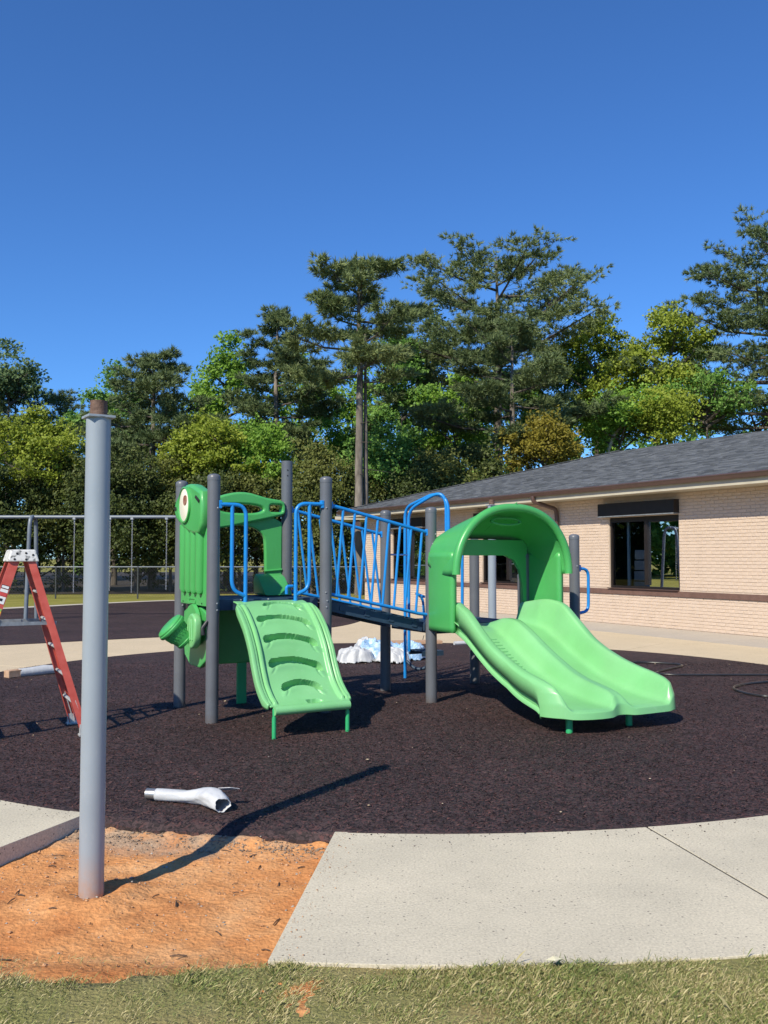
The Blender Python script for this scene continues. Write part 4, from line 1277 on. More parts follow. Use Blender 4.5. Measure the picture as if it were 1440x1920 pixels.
for t in (.22, .80):
    m_ = MB(); m_.lathe([(.008, 0), (.008, .004)], 10, Matrix.Translation((-.0305, t, 1.07)) @ Matrix.Rotation(R(-90), 4, 'Y')); m_.build('bolt', M['black'], gr)

hdr = plate('windscreen_header', smooth_loop([(.07, 2.08), (.30, 2.10), (.42, 2.145), (.55, 2.175), (.68, 2.175), (.80, 2.145), (.90, 2.12), (1.085, 2.10), (1.09, 2.02), (1.085, 1.945), (.95, 1.915), (.70, 1.86), (.40, 1.795), (.07, 1.76)], 1),
            [ellipse(.60, 2.003, .245, .047, 28, 2.4), ellipse(.99, 2.015, .072, .038, 24, 5)], .12, .022, MT_T(TD - .02), M['green'], PS)
plate('windscreen_post', smooth_loop([(.55, 1.88), (1.08, 1.96), (1.082, 1.60), (1.082, 1.20), (1.06, 1.175), (.96, 1.175), (.905, 1.24), (.895, 1.30), (.89, 1.62), (.875, 1.73), (.79, 1.80), (.66, 1.83), (.56, 1.83)], 1), [], .06, .014, MT_T(TD + .01), M['green'], PS)
plate('windscreen_post', [(.07, 1.95), (.30, 1.95), (.24, 1.75), (.22, 1.2), (.07, 1.2)], [], .06, .014, MT_T(TD + .01), M['green'], PS)
m_ = MB(); m_.tube([(.88, TD - .025, 1.355), (1.075, TD - .025, 1.37)], .012, 8); m_.build('seam', M['green'], PS)
# dashboard console under the windscreen
m_ = MB()
pr = [(.56, 1.115), (.90, 1.115), (.91, 1.27), (.86, 1.335), (.76, 1.30), (.60, 1.16)]
poly = [(.72, z, t) for t, z in pr]
m_.add([(.74, t, z) for t, z in pr] + [(1.04, t, z) for t, z in pr], [tuple(range(6)), tuple(range(11, 5, -1))] + [(k, (k + 1) % 6, 6 + (k + 1) % 6, 6 + k) for k in range(6)])
con = m_.build('console', M['green'], PS, bevel=.025)
m_ = MB(); m_.lathe([(.035, 0), (.03, .10)], 16, Matrix.Translation((.84, .72, 1.11))); m_.build('console_foot', M['green'], con)

# play panels below the left deck
plate('lower_panel', smooth_loop([(.16, 1.03), (.84, 1.03), (.89, .80), (.80, .46), (.20, .46), (.11, .80)], 1), [], .05, .012, MT_S(.02), M['green'], PS)
plate('lower_panel', smooth_loop([(.10, 1.03), (1.05, 1.03), (1.06, .50), (1.0, .42), (.16, .42), (.10, .50)], 1), [], .05, .012, MT_T(.90), M['green'], PS)
m_ = MB(); m_.box((.62, .90, .22), (.10, .035, .56)); m_.build('panel_leg', M['greenleg'], PS, smooth=False, bevel=.006)
bell = MB()
bell.lathe([(.19, 0), (.20, .03), (.17, .06), (.12, .14), (.09, .20)], 28, Matrix.Translation((-.06, .45, .86)) @ Matrix.Rotation(R(-90), 4, 'Y') @ Matrix.Rotation(R(180), 4, 'X'))
bell.build('panel_boss', M['green'], PS)
pet = plate('ear_piece', smooth_loop([(.10, .93), (.18, .985), (.28, .975), (.345, .90), (.36, .80), (.33, .72), (.25, .655), (.20, .66), (.14, .70), (.10, .78)], 2), [], .07, .018, MT_S(-.10), M['green2'], PS)
for a in range(3):
    m_ = MB(); m_.tube([(-.138, .16 + .06 * a, .74), (-.142, .17 + .055 * a, .84), (-.138, .19 + .04 * a, .93)], .010, 8); m_.build('ridge', M['green2'], pet)
for z in (.75, .79, .83):
    m_ = MB(); m_.lathe([(.008, 0), (.008, .004)], 8, Matrix.Translation((-.135, .30, z)) @ Matrix.Rotation(R(-90), 4, 'Y')); m_.build('bolt', M['black'], pet)
# talk-tube bucket, tilted outward
axis = Vector((-.62, .10, .60)).normalized()
rot = axis.to_track_quat('Z', 'Y').to_matrix().to_4x4()
mt_ = Matrix.Translation((-.13, .34, .71)) @ rot
m_ = MB(); m_.lathe([(.085, 0), (.092, .01), (.097, .03), (.092, .035), (.120, .17), (.138, .175), (.145, .185), (.145, .205), (.138, .212), (.138, .225), (.125, .24), (.09, .25), (.001, .252)], 32, mt_)
bk = m_.build('drum_bucket', M['green'], PS)
m_ = MB()
for k in range(22):
    a0 = 2 * math.pi * k / 22; a1 = 2 * math.pi * (k + 1) / 22; am = (a0 + a1) / 2
    rr = lambda z: .0935 + (.120 - .092) * (z - .035) / .135
    for (b0, z0, b1, z1) in ((a0, .16, am, .09), (am, .09, a1, .16)):
        p0 = mt_ @ Vector((rr(z0) * math.cos(b0), rr(z0) * math.sin(b0), z0)); p1 = mt_ @ Vector((rr(z1) * math.cos(b1), rr(z1) * math.sin(b1), z1))
        m_.tube([p0, p1], .0045, 5)
m_.build('drum_lacing', M['green'], bk)
m_ = MB(); m_.tube([(-.055, -.015, .92), (-.10, -.02, .86), (-.095, -.02, .80)], [.018, .02, .022], 10); m_.build('knob_and_shadow', M['black'], PS)  # black knob that also stands in for the shadow on the post

# ------------------------------------------------------------------ shade poles with flange and rusty stub
def shade_pole(x, y, zb, ztop, label):
    o = empty('shade_pole', (x, y, zb)); tag(o, label, 'pole', 'bare shade poles')
    H_ = ztop - zb - .085
    mb = MB(); mb.lathe([(.0575, -.3), (.0575, H_)], 40); mb.build('tube', M['pole'], o)
    mb = MB(); mb.lathe([(.0575, H_ - .004), (.0575, H_), (.066, H_ + .004), (.0575, H_ + .007)], 32); mb.build('weld', M['pole'], o)
    mb = MB(); mb.box((0, 0, H_ + .006), (.128, .128, .012), (0, 0, R(33))); mb.build('flange', M['pole'], o, smooth=False, bevel=.002)
    mb = MB(); mb.lathe([(.040, H_ + .012), (.040, H_ + .085), (.036, H_ + .085), (.035, H_ + .03), (.001, H_ + .03)], 28); mb.build('stub', M['rust'], o)
    return o
shade_pole(-1.368, 4.319, -.085, 2.249, 'tall pale grey pole with square flange and rusty stub in the orange clay')
shade_pole(1.535, 12.9, .0, 2.32, 'pale grey pole standing behind the slide hood in front of the building')

# ------------------------------------------------------------------ step ladder
LD = empty('step_ladder', (-3.095, 7.735, 0), math.atan2(.473, .88))
tag(LD, 'red fibreglass step ladder with worn white top cap and silver rungs', 'ladder')
# local x: towards its rear legs, y: far side
HT = 1.565
def channel(p0, p1, w, d, name, mat, parent):
    mb = MB(); p0 = Vector(p0); p1 = Vector(p1); dr = (p1 - p0).normalized(); y = Vector((0, 1, 0)); x = y.cross(dr).normalized()
    sg = 1 if p0.y > 0 else -1
    mb.beam(p0, p1, .006, w, x) if False else None
    def slab(cx, cy, sx, sy):
        vs = []
        for p in (p0, p1):
            for a, b_ in ((-1, -1), (1, -1), (1, 1), (-1, 1)): vs.append(p + x * (cx + a * sx / 2) + y * (cy + b_ * sy / 2))
        mb.add(vs, [(0, 1, 2, 3), (4, 7, 6, 5), (0, 4, 5, 1), (1, 5, 6, 2), (2, 6, 7, 3), (3, 7, 4, 0)])
    slab(0, 0, w, .006)
    slab(-w / 2 + .003, -sg * d / 2, .006, d); slab(w / 2 - .003, -sg * d / 2, .006, d)
    return mb.build(name, mat, parent, smooth=False)
fr_t, fr_b, rr_t, rr_b = .165, .30, .175, .305
xt, xb_f, xb_r = .035, -.53, .495
rails = {}
for sg in (-1, 1):
    rails['f', sg] = channel((-xt - .02, sg * fr_t, HT - .06), (xb_f, sg * fr_b, .03), .075, .028, 'front_rail', M['red'], LD)
    rails['r', sg] = channel((xt + .02, sg * rr_t, HT - .06), (xb_r, sg * rr_b, .03), .058, .025, 'rear_rail', M['red'], LD)
    for xb, yb, nm in ((xb_f, fr_b, 'f'), (xb_r, rr_b, 'r')):
        m_ = MB(); m_.box((xb, sg * yb, .05), (.085, .045, .10)); m_.box((xb, sg * yb, .012), (.10, .07, .02)); m_.build('shoe', M['alu'], LD, smooth=False, bevel=.004)
        m_ = MB(); m_.beam((xb, sg * (yb - .012), .06), (xb + (.12 if nm == 'f' else -.075), sg * (yb - .03), .30), .02, .006); m_.build('brace', M['alu'], LD, smooth=False)
for k in range(1, 6):
    f_ = k / 6
    z = .03 + (HT - .09) * (f_ * .95 + .02) ; g_ = (HT - .06 - z) / (HT - .09)
    yf = fr_t + (fr_b - fr_t) * g_; xf = -xt - .02 + (xb_f + xt + .02) * g_
    m_ = MB(); m_.box((xf, 0, z), (.085, 2 * yf - .02, .024)); m_.build('step', M['alu'], LD, smooth=False, bevel=.004)
    yr = rr_t + (rr_b - rr_t) * g_; xr = xt + .02 + (xb_r - xt - .02) * g_
    m_ = MB(); m_.tube([(xr, -yr + .006, z - .02), (xr, yr - .006, z - .02)], .0155, 10, flat=.8); m_.build('rung', M['alu'], LD)
m_ = MB()
top = [(-.095, -.18), (.095, -.18), (.095, .18), (-.095, .18)]; bot = [(-.125, -.20), (.125, -.20), (.125, .20), (-.125, .20)]
m_.add([(x, y, HT) for x, y in top] + [(x, y, HT - .10) for x, y in bot], [(0, 1, 2, 3), (7, 6, 5, 4)] + [(k, 4 + k, 4 + (k + 1) % 4, (k + 1) % 4) for k in range(4)])
cp = m_.build('top_cap', M['cap'], LD, smooth=False, bevel=.012)
for (x, z) in ((-.05, HT - .035), (.02, HT - .03), (.075, HT - .045), (-.07, HT - .08), (.02, HT - .082)):
    yy = -.18 - .02 * (HT - z) / .10
    m_ = MB(); m_.lathe([(.009, -.004), (.009, .004)], 10, Matrix.Translation((x, yy, z)) @ Matrix.Rotation(R(90), 4, 'X')); m_.build('rivet', M['black'], cp)
for sg in (-1, 1):
    zf = .95; g_ = (HT - .06 - zf + .06) / (HT - .09)
    xf = -xt - .02 + (xb_f + xt + .02) * g_; xr = xt + .02 + (xb_r - xt - .02) * g_; yf = fr_t + (fr_b - fr_t) * g_ - .02
    m_ = MB(); m_.box(((xf + .02) / 2, sg * yf, zf), (abs(xf) + .05, .005, .03)); m_.box((xr / 2 + .02, sg * (yf + .008), zf), (xr + .02, .005, .028)); m_.build('spreader', M['galv'], LD, smooth=False)
# stickers on the near front rail
def on_rail(zc, w, hgt, mat, name, off=.0042):
    g_ = (HT - .06 - zc) / (HT - .09)
    x = -xt - .02 + (xb_f + xt + .02) * g_; y = -(fr_t + (fr_b - fr_t) * g_)
    zd = (Vector((-xt - .02, -fr_t, HT - .06)) - Vector((xb_f, -fr_b, .03))).normalized(); xd = Vector((0, 1, 0)).cross(zd).normalized(); yd = zd.cross(xd)
    m_ = MB(); m_.box((x, y - off, zc), (w, .002, hgt), Matrix((xd, yd, zd)).transposed())
    return m_.build(name, mat, rails['f', -1], smooth=False)
white = pmat('sticker_white', (.72, .72, .70), (.80, .80, .78), 30, .5); red2 = pmat('sticker_red', (.55, .05, .05), (.62, .08, .07), 20, .5); yel = pmat('sticker_yellow', (.75, .52, .03), (.80, .58, .05), 20, .5)
on_rail(1.255, .062, .030, M['black'], 'sticker'); on_rail(1.255, .055, .020, white, 'sticker', .0055); on_rail(1.225, .060, .026, white, 'sticker')
on_rail(1.196, .060, .024, red2, 'sticker'); on_rail(1.150, .062, .060, white, 'sticker'); on_rail(1.152, .022, .022, M['black'], 'sticker', .0056)
on_rail(1.02, .064, .13, yel, 'sticker'); on_rail(1.075, .062, .02, pmat('sticker_green', (.25, .45, .10), (.3, .5, .12), 20, .5), 'sticker', .0056)

# ------------------------------------------------------------------ swing frame
SW = empty('swing_frame', (-8.447, 21.8, 0))
tag(SW, 'grey arched swing frame with bare hanging chains on the far rubber', 'swing set')
m_ = MB(); m_.tube([(-4.2, 0, 2.47), (4.1, 0, 2.47)], .042, 14); m_.build('top_beam', M['swing'], SW)
for x in (-4.0, 0.0, 3.93):
    m_ = MB(); m_.tube(fillet([(x, -.34, -.1), (x, -.20, 2.25), (x, -.13, 2.47), (x, .13, 2.47), (x, .20, 2.25), (x, .34, -.1)], .12, 6), .048, 14)
    m_.build('arch_leg', M['swing'], SW)
def chain_mesh(length):
    mb = MB(); lk = .046; n_ = int(length / (lk * .78))
    for k in range(n_):
        zc = -k * lk * .78 - lk / 2
        pts = []
        for q in range(9):
            a = 2 * math.pi * q / 8
            x, z = .0115 * math.cos(a), (lk / 2) * math.sin(a)
            pts.append((x, 0, z + zc) if k % 2 == 0 else (0, x, z + zc))
        mb.tube(pts, .0042, 5, caps=False)
    return mb
for x, ln in ((1.00, 1.72), (1.86, 1.68), (2.39, 1.70), (3.22, 1.62)):
    m_ = MB(); m_.box((x, 0, 2.425), (.07, .095, .05)); m_.box((x, 0, 2.375), (.03, .03, .07)); hg = m_.build('hanger', M['galv'], SW, smooth=False, bevel=.008)
    c = chain_mesh(ln); c.v = [(a + x, b_, z + 2.35) for a, b_, z in c.v]; c.build('chain', M['chain'], hg)

# ------------------------------------------------------------------ chain link fence
FC = empty('chain_link_fence', (0, 0, 0)); tag(FC, 'low dark chain link fence along the edge of the woods', 'fence')
FY = lambda x: 34.16 + .03 * (x + 9.25)
xs_f = [-9.25 + 3.05 * k for k in range(-7, 5)]
for x in xs_f:
    m_ = MB(); m_.tube([(x, FY(x), -.1), (x, FY(x), 1.17)], .03, 10); m_.build('fence_post', M['wire'], FC)
x0, x1 = xs_f[0], xs_f[-1]
m_ = MB(); m_.tube([(x0, FY(x0), 1.14), (x1, FY(x1), 1.14)], .022, 10); m_.build('top_rail', M['swing'], FC)
mb = MB(); stp_ = .105; Hf = 1.12
x = x0 - Hf
while x < x1:
    for dr in (1, -1):
        a, b_ = (x, x + Hf) if dr == 1 else (x + Hf, x)
        z0, z1 = .01, Hf
        pa, pb = Vector((a, FY(a) - .028, z0)), Vector((b_, FY(b_) - .028, z1))
        lo, hi = min(a, b_), max(a, b_)
        if lo < x0 or hi > x1: continue
        mb.tube([pa, pb], .0028, 3, caps=False)
    x += stp_
tag(mb.build('wire_mesh', M['wire'], FC, smooth=False), kind='stuff')

# ------------------------------------------------------------------ things lying about
# pipe in a torn white sleeve
PP = empty('wrapped_pipe', (-1.18, 5.55, .0), math.atan2(-.12, .52)); tag(PP, 'steel pipe offcut in a torn white plastic sleeve near the clay patch', 'pipe')
m_ = MB(); m_.lathe([(.032, 0), (.0325, .22), (.028, .22), (.028, .01)], 22, Matrix.Translation((-.30, .05, .047)) @ Matrix.Rotation(R(90), 4, 'Y')); m_.build('pipe_end', M['metal_end'], PP)
rows = []
nq = 26
for k in range(nq):
    f_ = k / (nq - 1)
    x = -.235 + f_ * .50
    yb = .05 - .02 * f_ - .50 * max(0, f_ - .58) ** 1.5
    ph = math.atan2(-.02 - .75 * max(0, f_ - .58) ** .5, .50)       # the mouth turns towards the viewer
    rad = float(np.interp(f_, [0, .4, .6, .78, .9, 1.0], [.035, .038, .050, .064, .062, .048]))
    row = []
    for q in range(29):
        a = 2 * math.pi * q / 28
        cr = 1 + .06 * math.sin(5 * a + 9 * f_) * min(1, f_ * 2.5) + .05 * math.sin(11 * a - 14 * f_) * f_ + .03 * random.uniform(-1, 1) * f_ * (q != 28 and q != 0)
        if k == nq - 1: cr *= 1 + .10 * math.sin(3 * a + 1)
        ry = rad * cr; rz = rad * cr * (1 - .18 * f_)
        row.append((x - math.sin(ph) * ry * math.cos(a), yb + math.cos(ph) * ry * math.cos(a), max(.008, .010 + rad * (1 - .16 * f_) + rz * math.sin(a))))
    rows.append(row)
m_ = MB(); m_.grid(rows); o = m_.build('plastic_sleeve', M['white_film'], PP, angle=60); solidify(o, .003, 0)
m_ = MB(); m_.add([(.20, -.02, .125), (.27, .0, .128), (.27, .06, .10), (.31, .045, .112), (.21, .07, .09)], [(0, 1, 2), (1, 3, 2), (0, 2, 4)]); o = m_.build('sleeve_flap', M['white_film'], PP, smooth=False); solidify(o, .003, 0)

# crumpled packing film behind the bridge
def crumple(name, label, x, y, sx, sy, hgt, mat, seed, cat, rz=0, n_=44, spikes=None):
    r = np.random.default_rng(seed)
    u = np.linspace(-1, 1, n_); U, W = np.meshgrid(u, u, indexing='ij')
    ox, oy = r.uniform(0, 40, 2)
    d = np.hypot(U, W)
    ang = np.arctan2(W, U)
    edge = 1 - .16 * vnoise(ang * 2 + ox, ang * 0 + oy, 1.4)
    H = np.clip(1 - (d / 1.15) ** 2, 0, 1) ** .7
    ridge = 1 - np.abs(2 * vnoise(U * 2 + ox, W * 2 + oy, 1.3) - 1)
    ridge2 = 1 - np.abs(2 * vnoise(U * 2 + oy, W * 3 + ox, 2.9) - 1)
    ridge3 = vnoise(U * 3 + oy, W * 3 + ox, 6.5)
    Zc = hgt * H * (.45 + .55 * ridge) + .035 * ridge2 * (.3 + H) + .006 * ridge3
    Zc = Zc * np.clip(1.06 - d, 0, .22) / .22
    X_ = U * sx / 2 * edge + .05 * (vnoise(U + 4 + ox, W + oy, 3) - .5); Y_ = W * sy / 2 * edge + .05 * (vnoise(U + ox, W + 7 + oy, 3) - .5)
    V_ = np.stack([X_, Y_, Zc + .006], -1)
    keep = d < 1.06 + .10 * (vnoise(ang * 3 + ox, ang * 0, 2) - .5)
    mb = MB()
    idx = -np.ones((n_, n_), int); vs = []
    for i_ in range(n_):
        for j_ in range(n_):
            if keep[i_, j_]: idx[i_, j_] = len(vs); vs.append(tuple(V_[i_, j_]))
    fs = []
    for i_ in range(n_ - 1):
        for j_ in range(n_ - 1):
            q = (idx[i_, j_], idx[i_ + 1, j_], idx[i_ + 1, j_ + 1], idx[i_, j_ + 1])
            if min(q) >= 0: fs.append(q)
    mb.add(vs, fs)
    o = mb.build(name, mat, None, angle=55); o.location = (x, y, .004); o.rotation_euler = (0, 0, rz)
    solidify(o, .004, 1)
    return tag(o, label, cat)
crumple('plastic_sheet', 'crumpled white plastic sheet on the rubber left of the dark post', -.42, 13.1, .62, .55, .19, M['white_film'], 21, 'plastic sheet', .5)
crumple('plastic_sheet', 'crumpled white plastic sheet spread behind the dark bridge post', .12, 13.05, .60, .50, .18, M['white_film'], 35, 'plastic sheet', 2.2)
crumple('plastic_wrap', 'bundle of blue and clear plastic wrap between the white sheets', -.12, 13.45, .95, .60, .27, M['blue_film'], 47, 'plastic wrap', .2)
crumple('plastic_wrap', 'clear bluish plastic wrap behind the blue step leg', .38, 13.5, .70, .55, .22, M['blue_film'], 53, 'plastic wrap', 1.0)
crumple('plastic_sheet', 'white plastic bundle lying on top of the blue wrap heap', -.28, 13.6, .50, .40, .27, M['white_film'], 61, 'plastic sheet', .9)
# wrapped tube by the path, left
WT = empty('wrapped_tube', (-4.42, 11.62, 0), .75); tag(WT, 'white wrapped tube with brown cardboard end beside the left path', 'tube')
m_ = MB(); m_.tube([(-.22, 0, .05), (-.08, 0, .052), (.10, .01, .06), (.32, .0, .055)], [.055, .058, .064, .05], 14); m_.build('plastic_sleeve', M['white_film'], WT)
m_ = MB(); m_.box((-.30, 0, .05), (.17, .12, .09), (0, 0, .15)); m_.build('cardboard_end', M['card'], WT, smooth=False, bevel=.008)
m_ = MB(); m_.tube([(1.20, 15.6, .03), (1.55, 15.75, .03)], .035, 12); o = m_.build('white_tube', M['white_film'], None); tag(o, 'short white tube on the far rubber edge left of the slide', 'tube')
m_ = MB(); m_.box((.55, 15.85, .03), (.9, .25, .05), (0, 0, .2)); o = m_.build('cardboard_sheet', M['card'], None, smooth=False, bevel=.004); tag(o, 'flat brown cardboard strip on the ground behind the right tower', 'cardboard')
# hose
def spline(pts, n_=10):
    pts = [Vector(p) for p in pts]; out = []
    for i_ in range(len(pts) - 1):
        p0, p1, p2, p3 = pts[max(i_ - 1, 0)], pts[i_], pts[i_ + 1], pts[min(i_ + 2, len(pts) - 1)]
        for k in range(n_):
            t = k / n_
            out.append(.5 * ((2 * p1) + (p2 - p0) * t + (2 * p0 - 5 * p1 + 4 * p2 - p3) * t * t + (3 * p1 - p0 - 3 * p2 + p3) * t ** 3))
    out.append(pts[-1]); return out
hz = .018
hp = [(2.9, 11.9), (3.2, 12.55), (3.6, 12.9), (4.0, 12.75), (4.08, 12.5), (3.8, 12.15), (3.50, 11.75), (3.62, 11.56), (4.05, 11.53), (4.9, 11.54), (5.6, 11.5), (5.75, 11.2), (5.2, 11.05), (4.58, 10.9), (4.14, 10.62), (3.94, 10.28), (4.0, 9.86), (4.25, 9.76), (5.0, 9.9), (5.9, 9.6)]
m_ = MB(); m_.tube(spline([(x, y, hz) for x, y in hp]), .0155, 10); o = m_.build('hose', M['hose'], None); tag(o, 'black hose looping across the rubber to the right of the slide', 'hose')
# pale leaf on the grass
m_ = MB(); m_.add([(-.03, 0, .0), (0, .014, .008), (.03, .004, .002), (.002, -.012, .003)], [(0, 3, 1), (1, 3, 2)]); o = m_.build('fallen_leaf', pmat('pale_dry_leaf', (.60, .55, .36), (.72, .68, .48), 30, .7), None, smooth=False); o.location = (.62, 3.38, .035)
solidify(o, .002, 0); tag(o, 'pale dry leaf on the grass in front of the concrete', 'leaf')

# ------------------------------------------------------------------ grass
def grass(n_, seed):
    r = np.random.default_rng(seed)
    # thick near the viewer's strip, thinner aside
    x = np.concatenate([r.uniform(-1.8, 2.0, int(n_ * .86)), r.uniform(-5, 6, n_ - int(n_ * .86))])
    y = np.concatenate([r.uniform(2.6, 3.65, int(n_ * .86)), r.uniform(1.2, 4.6, n_ - int(n_ * .86))])
    d = np.hypot(x - CX, y - CY)
    op = lawn_open(x, y)
    stray = op & (r.random(n_) < .06) & (y < 3.5)
    keep = (d > ROUT - .004) & (~op | stray)
    cl = vnoise(x, y, 3.3) * .6 + vnoise(x + 3, y, 9.1) * .4
    keep &= r.random(n_) < np.clip((cl - .22) * 2.6, .12, 1)
    lush = np.clip((d - ROUT) / .12, 0, 1)
    x, y, cl, d = x[keep], y[keep], cl[keep], d[keep]; m_ = len(x)
    z = -.012 + .02 * (vnoise(x, y, 1.1) - .5) + .012 * (vnoise(x + 5, y, 5.3) - .5) - .004
    a = r.uniform(0, 2 * math.pi, m_); l = r.gamma(5, .0043, m_) * (.6 + .7 * cl); w = r.uniform(.0004, .0009, m_)
    lean = np.clip(r.normal(1.0, .40, m_), 0, 1.5)
    ca, sa = np.cos(a), np.sin(a)
    px_, py_ = -sa * w, ca * w
    ex, ez = np.sin(lean) * l, np.cos(lean) * l
    P = np.stack([np.stack([x - px_, y - py_, z], -1), np.stack([x + px_, y + py_, z], -1),
                  np.stack([x + ex * .55 * ca + px_ * 1.1, y + ex * .55 * sa + py_ * 1.1, z + ez * .70], -1), np.stack([x + ex * ca, y + ex * sa, z + ez], -1)], 1)
    F = (np.arange(m_) * 4)[:, None] + np.array([[0, 1, 2, 3]])
    return tag(link_mesh('grass', np_mesh('grass', P.reshape(-1, 3), F), M['grass']), 'short dry and green grass along the front edge of the path', 'grass', kind='stuff')
grass(520000, 5)

# ------------------------------------------------------------------ trees
LM = {
 'fresh': leafmat('fresh_green_leaves', ((.095, .192, .024), (.198, .355, .046), (.366, .554, .099)), .40),
 'yellow': leafmat('yellow_green_leaves', ((.139, .185, .021), (.271, .337, .037), (.437, .503, .086)), .40),
 'gold': leafmat('golden_leaves', ((.141, .125, .015), (.253, .213, .030), (.355, .310, .055)), .38),
 'mid': leafmat('mid_green_leaves', ((.066, .152, .029), (.148, .294, .057), (.280, .443, .094)), .36),
 'blue': leafmat('grey_green_leaves', ((.083, .138, .055), (.154, .231, .094), (.264, .341, .154)), .36),
 'dark': leafmat('dark_green_leaves', ((.032, .049, .014), (.070, .096, .024), (.145, .167, .046)), .22),
 'olive': leafmat('olive_leaves', ((.068, .087, .024), (.142, .162, .038), (.241, .255, .071)), .30),
 'pine': leafmat('pine_needles', ((.087, .125, .047), (.172, .226, .087), (.317, .362, .147)), .18, .5),
 'pine2': leafmat('dark_pine_needles', ((.070, .105, .040), (.142, .193, .078), (.258, .312, .132)), .18, .5),
}
def leaf_quads(P, size, r, up=.5, aspect=.62):
    n_ = len(P)
    nrm = r.normal(0, 1, (n_, 3)) + np.array([-.45, -.75, .75]) * .95   # leaves turn to the light
    nrm /= np.linalg.norm(nrm, axis=1)[:, None]
    t = np.cross(nrm, r.normal(0, 1, (n_, 3))); t /= np.linalg.norm(t, axis=1)[:, None]
    b_ = np.cross(nrm, t)
    l = size * r.uniform(.6, 1.35, n_)[:, None]; w = l * aspect
    V = np.stack([P - t * l * .5, P + b_ * w * .5 - nrm * l * .06, P + t * l * .5, P - b_ * w * .5 - nrm * l * .06], 1)
    F = (np.arange(n_) * 4)[:, None] + np.array([[0, 1, 2, 3]])
    return V.reshape(-1, 3), F
def needle_tufts(P, D, ln, r, k=12, wid=.035):
    n_ = len(P)
    d = D[:, None] * 1.0 + r.normal(0, .62, (n_, k, 3)); d /= np.linalg.norm(d, axis=2)[..., None]
    side = np.cross(d, r.normal(0, 1, (n_, k, 3))); side /= np.linalg.norm(side, axis=2)[..., None]
    l = ln * r.uniform(.65, 1.2, (n_, k, 1))
    b0 = P[:, None] + d * l * .08
    V = np.stack([b0 - side * wid * .5, b0 + side * wid * .5, b0 + d * l], 2)
    F = (np.arange(n_ * k) * 3)[:, None] + np.array([[0, 1, 2]])
    return V.reshape(-1, 3), F

